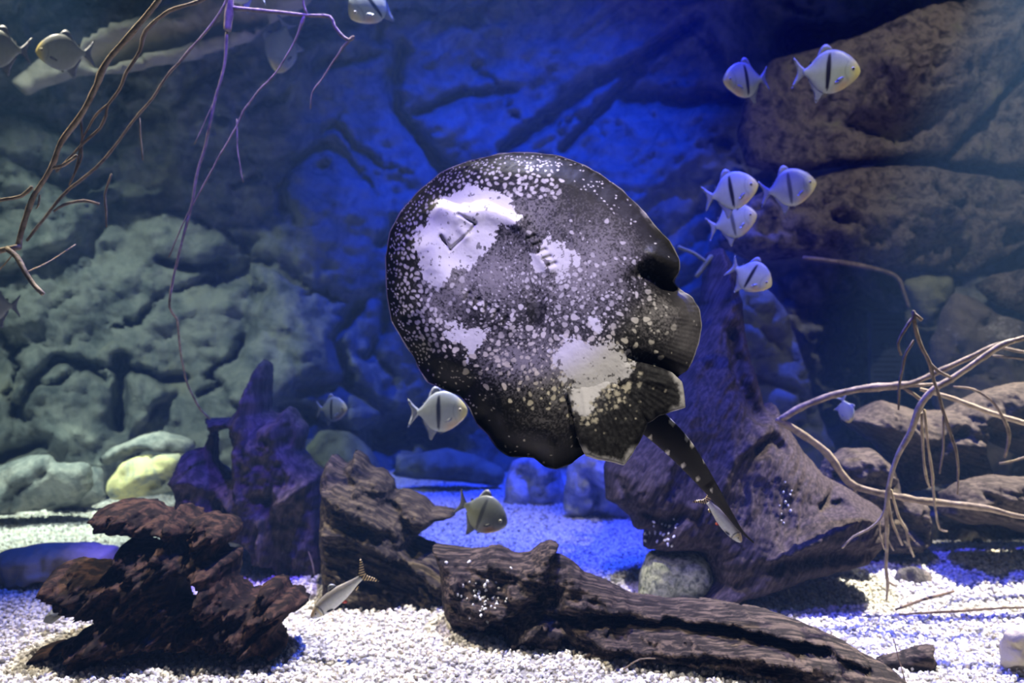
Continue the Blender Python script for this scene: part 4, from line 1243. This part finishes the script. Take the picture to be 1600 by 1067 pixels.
def plate(name, outline, t=.008, axis=1, yoff=0.0, bend=0.0):
    """a thin fin blade with real thickness, tapering to its rim"""
    p = refine(outline, .035, 0, smooth=1)
    lo, hi = p.min(0), p.max(0)
    g = np.stack(np.meshgrid(np.arange(lo[0], hi[0], .035), np.arange(lo[1], hi[1], .035)), -1).reshape(-1, 2)
    g = g[inside(g, p) & (poly_dist(g, p) > .014)] if len(g) else g
    n = len(p)
    V, E, T, _, _, _ = delaunay_2d_cdt([Vector((float(a), float(b))) for a, b in np.concatenate([p, g])], [(i, (i + 1) % n) for i in range(n)], [], 0, 1e-6)
    V = np.array([tuple(q) for q in V])
    T = np.array([q for q in T if len(q) == 3])
    T = T[inside(V[T].mean(1), p)]
    d = poly_dist(V, p)
    h = np.where(d < 1e-5, 0, t * (.35 + .65 * np.clip(d / .05, 0, 1)))
    inner = np.where(h > 0)[0]
    bi = np.arange(len(V))
    bi[inner] = len(V) + np.arange(len(inner))
    y = yoff + bend * (V[:, 1] - V[:, 1].mean()) ** 2
    A = np.stack([V[:, 0], y - h, V[:, 1]], 1)
    B = np.stack([V[:, 0], y + h, V[:, 1]], 1)[inner]
    e1, e2 = A[T[:, 1]] - A[T[:, 0]], A[T[:, 2]] - A[T[:, 0]]
    fl = (e1[:, 2] * e2[:, 0] - e1[:, 0] * e2[:, 2]) > 0
    T[fl] = T[fl][:, ::-1]
    return mesh(name, np.concatenate([A, B]), np.concatenate([T, bi[T][:, ::-1]]))


def ball(name, c, r, sy=.45, n=10):
    v, f = [], []
    for i in range(n + 1):
        a = math.pi * i / n
        for k in range(2 * n):
            b = math.pi * k / n
            v.append((c[0] + r * math.sin(a) * math.cos(b), c[1] + sy * r * math.cos(a), c[2] + r * math.sin(a) * math.sin(b)))
    for i in range(n):
        for k in range(2 * n):
            k2 = (k + 1) % (2 * n)
            f.append((i * 2 * n + k, i * 2 * n + k2, (i + 1) * 2 * n + k2, (i + 1) * 2 * n + k))
    return mesh(name, v, f)


DOLLAR = [(-.46, .05, -.05, .25), (-.40, .068, -.068, .32), (-.33, .15, -.16, .45), (-.22, .29, -.31, .7), (-.08, .375, -.385, .92), (.06, .395, -.39, 1.0), (.20, .36, -.335, 1.0), (.32, .285, -.255, .92), (.41, .20, -.18, .78), (.47, .115, -.11, .55), (.505, .045, -.05, .25), (.515, .0, -.015, .06)]
FLAG = [(-.46, .045, -.045, .3), (-.38, .055, -.05, .42), (-.25, .09, -.08, .7), (-.08, .135, -.115, .95), (.10, .150, -.125, 1.0), (.25, .135, -.115, .97), (.36, .105, -.095, .85), (.44, .07, -.065, .65), (.49, .035, -.035, .35), (.505, .005, -.01, .1)]


def lerp(a, b, t):
    return a + (np.asarray(b) - a) * t[:, None]


def paint_bar(bar=1.0, orange=.0, dusk=0.0, warm=.4):
    def f(v, s):
        x, z = v[:, 0], v[:, 2]
        c = np.tile(np.array([.46, .52, .48]), (len(v), 1))
        c = lerp(c, (.30, .34, .38), sstep(.60, .95, s))
        c = lerp(c, (.72, .64, .24), warm * sstep(.28, .46, x))
        c = lerp(c, (.10, .11, .07), np.full(len(v), dusk) * sstep(.1, .5, s))
        c = lerp(c, (.32, .34, .12), np.full(len(v), dusk) * sstep(.75, .3, s) * sstep(.12, -.1, x) * .8)
        c = lerp(c, (.62, .30, .07), orange * np.exp(-((x - .22) / .14) ** 2) * sstep(.34, .08, s))
        c = lerp(c, (.70, .64, .32), .7 * orange * np.exp(-((x - .28) / .2) ** 2) * sstep(.14, .02, s))
        w = .044 * np.clip(np.sin(np.clip((s - .06) / .86, 0, 1) * math.pi), 0, 1) ** .4 + 1e-4
        xb = -.035 + .03 * (s - .5)
        c = lerp(c, (.012, .012, .02), bar * sstep(1.25, .75, np.abs(x - xb) / w))
        gill = np.abs(np.hypot(x - .42, z * .75) - .17)
        c = lerp(c, (.20, .21, .20), .55 * sstep(.014, .004, gill) * (x < .34) * (np.abs(z) < .17))
        n = fbm(x * 30, z * 30, v[:, 1] * 9, 2)
        return c * (1 + .10 * n)[:, None]
    return f


def paint_flag(v, s):
    x, z = v[:, 0], v[:, 2]
    c = np.tile(np.array([.50, .52, .47]), (len(v), 1))
    c = lerp(c, (.22, .20, .17), sstep(.50, .85, s))
    c = lerp(c, (.70, .72, .66), sstep(.45, .2, s) * .7)
    c = lerp(c, (.40, .28, .14), .8 * sstep(.32, .42, x) * sstep(.3, .6, s))
    c = lerp(c, (.02, .02, .02), sstep(.016, .006, np.abs(np.hypot(x - .45, z) - .15)) * (x < .42) * .9)
    c = lerp(c, (.55, .45, .16), .8 * sstep(.03, .0, np.abs(x - .345)) * (np.abs(z) < .07))
    n = fbm(x * 60, z * 60, 0, 2)
    return c * (1 + .14 * n)[:, None]


def make_fish(kind):
    """list of (part name, mesh, material, label)"""
    parts = []
    if kind in ('bar', 'plain', 'orange', 'faint'):
        pf = {'bar': paint_bar(1, .55, 0, .9), 'plain': paint_bar(.0, 0, .15, 1.0), 'orange': paint_bar(.7, 1.0, .75, .1), 'faint': paint_bar(.75, .5, .1, .8)}[kind]
        fin = FM['fin_dusky'] if kind == 'orange' else FM['fin']
        parts.append(('body', fish_body('fish_' + kind, DOLLAR, .085, pf), FM['body'], None))
        parts.append(('tail_fin', plate('tail_fin', [(-.42, .055), (-.50, .12), (-.60, .24), (-.66, .31), (-.63, .20), (-.575, .07), (-.56, 0), (-.575, -.07), (-.63, -.20), (-.66, -.31), (-.60, -.24), (-.50, -.12), (-.42, -.055)], .007), fin, None))
        parts.append(('dorsal_fin', plate('dorsal_fin', [(.05, .375), (-.02, .46), (-.08, .50), (-.15, .46), (-.20, .37), (-.245, .25), (-.10, .33)], .007), fin, None))
        parts.append(('adipose_fin', plate('adipose_fin', [(-.30, .17), (-.35, .21), (-.375, .18), (-.355, .11)], .006), fin, None))
        parts.append(('anal_fin', plate('anal_fin', [(-.07, -.365), (-.13, -.44), (-.22, -.57), (-.25, -.52), (-.26, -.40), (-.32, -.26), (-.385, -.13), (-.37, -.08), (-.26, -.22), (-.15, -.31)], .007), fin, None))
        parts.append(('pelvic_fin', plate('pelvic_fin', [(.06, -.37), (.0, -.43), (-.05, -.435), (.0, -.375)], .006), fin, None))
        for sgn in (-1, 1):
            parts.append(('pectoral_fin', plate('pectoral_fin', [(.24, -.10), (.17, -.12), (.08, -.19), (.07, -.215), (.15, -.20), (.23, -.15)], .005, yoff=sgn * .088), fin, None))
            e = ball('eye', (.385, sgn * .068, .025), .037)
            parts.append(('eye', e, FM['iris'], None))
            parts.append(('pupil', ball('pupil', (.387, sgn * .081, .025), .021), FM['eye'], 'sub'))
    else:
        parts.append(('body', fish_body('fish_flag', FLAG, .075, paint_flag), FM['body'], None))
        parts.append(('tail_fin', plate('tail_fin', [(-.43, .04), (-.50, .10), (-.58, .19), (-.65, .27), (-.62, .15), (-.56, .04), (-.545, 0), (-.56, -.04), (-.62, -.14), (-.65, -.25), (-.58, -.18), (-.50, -.09), (-.43, -.04)], .006), FM['flag_fin'], None))
        parts.append(('dorsal_fin', plate('dorsal_fin', [(.08, .14), (.02, .22), (-.04, .23), (-.08, .19), (-.10, .12)], .006), FM['fin_dusky'], None))
        parts.append(('anal_fin', plate('anal_fin', [(-.24, -.075), (-.30, -.13), (-.35, -.125), (-.36, -.05)], .006), FM['flag_fin'], None))
        parts.append(('pelvic_fin', plate('pelvic_fin', [(.02, -.115), (-.04, -.18), (-.09, -.17), (-.05, -.105)], .006), FM['fin_red'], None))
        for sgn in (-1, 1):
            parts.append(('pectoral_fin', plate('pectoral_fin', [(.27, -.06), (.20, -.07), (.13, -.105), (.19, -.11), (.26, -.09)], .005, yoff=sgn * .072), FM['fin'], None))
            parts.append(('eye', ball('eye', (.405, sgn * .052, .012), .022), FM['iris'], None))
            parts.append(('pupil', ball('pupil', (.406, sgn * .060, .012), .013), FM['eye'], 'sub'))
    for _, me, mt, _ in parts:
        me.materials.clear()
        me.materials.append(mt)
    return parts


FISH_MESH = {k: make_fish(k) for k in ('bar', 'plain', 'orange', 'faint', 'flag')}


def put_fish(kind, label, cx, cy, Y, length_px, face, pitch=0, yaw=0, roll=0, group='silver fish in the tank', name='barred_fish'):
    """length_px: nose to tail tip seen side-on. face: 1 nose to the right, -1 nose to the left; pitch nose up; yaw turns the nose to the camera"""
    L = length_px / F * Y / 1.17
    root = empty(name, at(cx, cy, Y))
    root.scale = (L, L, L)
    root.rotation_euler = (Matrix.Rotation(R(0 if face > 0 else 180), 4, 'Z') @ Matrix.Rotation(R(-yaw * face), 4, 'Z') @ Matrix.Rotation(R(-pitch), 4, 'Y') @ Matrix.Rotation(R(roll), 4, 'X')).to_euler()
    tag(root, label, 'fish', group)
    last = None
    for pn, me, mt, sub in FISH_MESH[kind]:
        o = bpy.data.objects.new(pn, me)
        COL.objects.link(o)
        if sub:
            o.parent = last
        else:
            o.parent = root
        if pn == 'eye':
            last = o
    return root


put_fish('bar', 'barred silver fish facing right, topmost on the right in front of the boulder', 1297, 112, 2.75, 103, 1, -2, 12)
put_fish('bar', 'barred silver fish facing left, next to the topmost one on the right', 1162, 125, 3.1, 84, -1, -8, 20)
put_fish('bar', 'barred fish with yellow snout, upper one of the overlapping pair', 1146, 298, 2.8, 88, 1, 12, 22)
put_fish('faint', 'blue lit barred fish half hidden below the yellow snouted fish', 1148, 345, 2.95, 80, 1, 14, 24)
put_fish('faint', 'blue barred fish with pale belly, right of the overlapping pair', 1236, 293, 2.95, 88, 1, 10, 10)
put_fish('bar', 'barred silver fish nosing downward in front of the tall olive rock', 1176, 432, 2.85, 74, 1, -28, 24)
put_fish('bar', 'small barred silver fish facing right above the spiky stump', 521, 639, 3.4, 58, 1, 2, 24)
put_fish('bar', 'barred silver fish facing right with its head behind the ray edge', 689, 643, 2.75, 96, 1, 2, 6)
put_fish('orange', 'dusky fish with orange belly swimming low over the middle gravel', 757, 803, 2.7, 92, 1, -20, 22, name='dusky_fish')
put_fish('plain', 'plain pale fish facing left in front of the rock ledge', 97, 82, 2.9, 86, -1, -2, 16, name='silver_fish')
put_fish('plain', 'pale fish leaving the frame at the upper left corner, tail in view', -4, 76, 2.8, 90, -1, 2, 10, name='silver_fish')
put_fish('bar', 'barred fish cut by the top edge above the blue cliff', 577, 7, 2.9, 90, -1, -40, 25)
put_fish('plain', 'thin sliver of a pale fish at the top edge above the violet stub', 372, -22, 2.6, 84, -1, 0, 40, name='silver_fish')
put_fish('plain', 'mauve fish diving steeply behind the thin twig near the ledge', 440, 76, 3.6, 92, -1, -78, 52, name='silver_fish')
put_fish('plain', 'pale fish tail poking in at the left edge below the forked stub', -12, 478, 3.0, 74, -1, 0, 10, name='silver_fish')
put_fish('flag', 'slim silver fish with yellow and black striped tail near the front gravel', 527, 932, 2.25, 118, -1, -38, 8, name='striped_tail_fish', group='slim striped tail fish')
put_fish('flag', 'slim pale fish diving behind the thin end of the ray tail', 1131, 814, 2.2, 96, 1, -50, 12, name='striped_tail_fish', group='slim striped tail fish')
put_fish('plain', 'tiny white fish seen end on under the grey forked branch', 1322, 642, 3.05, 44, 1, -70, 55, name='silver_fish')


# ------------------------------------------------------------------ small things
def build_sign_reflection():  # reflection of a sign in the front glass, modelled as a solid board
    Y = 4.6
    m = simple_mat('reflection_face', (.035, .05, .075), .6)
    ink = simple_mat('reflection_ink', (.012, .016, .03), .7)
    root = empty('sign_reflection', at(1384, 606, Y))
    tag(root, 'dim blue reflection of a lettered sign, built as a board in the dark cave', 'sign')
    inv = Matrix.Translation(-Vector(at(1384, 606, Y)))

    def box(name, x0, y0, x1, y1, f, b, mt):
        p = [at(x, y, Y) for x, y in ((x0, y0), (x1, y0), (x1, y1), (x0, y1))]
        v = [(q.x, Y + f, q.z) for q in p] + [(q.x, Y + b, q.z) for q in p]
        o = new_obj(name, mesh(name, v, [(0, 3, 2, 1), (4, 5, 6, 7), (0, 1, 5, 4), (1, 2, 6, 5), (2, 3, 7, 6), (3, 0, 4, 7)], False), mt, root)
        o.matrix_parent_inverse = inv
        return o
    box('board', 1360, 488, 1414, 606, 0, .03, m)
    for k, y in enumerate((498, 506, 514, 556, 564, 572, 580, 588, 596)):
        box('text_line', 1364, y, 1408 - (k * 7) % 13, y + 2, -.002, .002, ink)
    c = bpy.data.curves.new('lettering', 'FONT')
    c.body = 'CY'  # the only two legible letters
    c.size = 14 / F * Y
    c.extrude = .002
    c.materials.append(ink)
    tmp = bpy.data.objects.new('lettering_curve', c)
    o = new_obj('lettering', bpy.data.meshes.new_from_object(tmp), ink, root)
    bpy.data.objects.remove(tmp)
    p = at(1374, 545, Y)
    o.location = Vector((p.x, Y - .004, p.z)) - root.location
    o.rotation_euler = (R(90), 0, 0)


build_sign_reflection()


def build_crumbs():
    """white gravel crumbs lying in the hollows of the driftwood"""
    r = np.random.default_rng(9)
    pm = simple_mat('crumb', (.80, .80, .80), .7)
    ico = []
    g = (1 + 5 ** .5) / 2
    iv = np.array([(-1, g, 0), (1, g, 0), (-1, -g, 0), (1, -g, 0), (0, -1, g), (0, 1, g), (0, -1, -g), (0, 1, -g), (g, 0, -1), (g, 0, 1), (-g, 0, -1), (-g, 0, 1)]) / 1.9
    fi = [(0, 11, 5), (0, 5, 1), (0, 1, 7), (0, 7, 10), (0, 10, 11), (1, 5, 9), (5, 11, 4), (11, 10, 2), (10, 7, 6), (7, 1, 8), (3, 9, 4), (3, 4, 2), (3, 2, 6), (3, 6, 8), (3, 8, 9), (4, 9, 5), (2, 4, 11), (6, 2, 10), (8, 6, 7), (9, 8, 1)]
    dg = bpy.context.evaluated_depsgraph_get()

    def scatter(label, target, cx, cy, sx, sy, n, size):
        ob = bpy.data.objects[target]
        imw = ob.matrix_world.inverted()
        v, f = [], []
        for _ in range(n):
            px, py = cx + r.normal() * sx, cy + r.normal() * sy
            o = imw @ Vector((0, 0, CAMZ))
            d = (imw.to_3x3() @ (at(px, py, 1) - Vector((0, 0, CAMZ)))).normalized()
            hit, loc, nor, _ = ob.ray_cast(o, d)
            if not hit:
                continue
            w = ob.matrix_world @ loc
            s = size * r.uniform(.5, 1.3)
            q = Euler(r.uniform(0, 6, 3)).to_matrix()
            b = len(v)
            v += [tuple(w + q @ Vector(a * s * np.array([1.3, .8, .8]))) for a in iv]
            f += [tuple(b + k for k in t) for t in fi]
        o = new_obj('gravel_crumbs', mesh('gravel_crumbs', v, f, False), pm)
        tag(o, label, 'gravel', kind='stuff')
    bpy.context.view_layer.update()
    scatter('white gravel crumbs caught on the head of the long log', 'driftwood_log', 762, 928, 24, 17, 46, .0042)
    scatter('white gravel crumbs caught on the lower left of the leaning trunk', 'leaning_driftwood', 1032, 832, 15, 13, 30, .0045)
    scatter('bluish gravel crumbs on the swollen right part of the leaning trunk', 'leaning_driftwood', 1226, 790, 6, 14, 12, .004)


build_crumbs()


# ------------------------------------------------------------------ the water: faint blue haze filling the tank behind its front pane
def build_water():
    x, y0, y1, z0, z1 = 4.6, 1.25, 6.8, -.3, 2.9
    v = [(-x, y0, z0), (x, y0, z0), (x, y1, z0), (-x, y1, z0), (-x, y0, z1), (x, y0, z1), (x, y1, z1), (-x, y1, z1)]
    me = mesh('water', v, [(0, 3, 2, 1), (4, 5, 6, 7), (0, 1, 5, 4), (1, 2, 6, 5), (2, 3, 7, 6), (3, 0, 4, 7)], False)
    m = bpy.data.materials.new('water_haze')
    m.use_nodes = True
    nt = m.node_tree
    nt.nodes.clear()
    out = nt.nodes.new('ShaderNodeOutputMaterial')
    s = nt.nodes.new('ShaderNodeVolumeScatter')
    s.inputs['Color'].default_value = (.20, .42, 1, 1)
    s.inputs['Density'].default_value = .020
    s.inputs['Anisotropy'].default_value = .2
    nt.links.new(s.outputs[0], out.inputs['Volume'])
    o = new_obj('water', me, m)
    tag(o, kind='structure')


build_water()
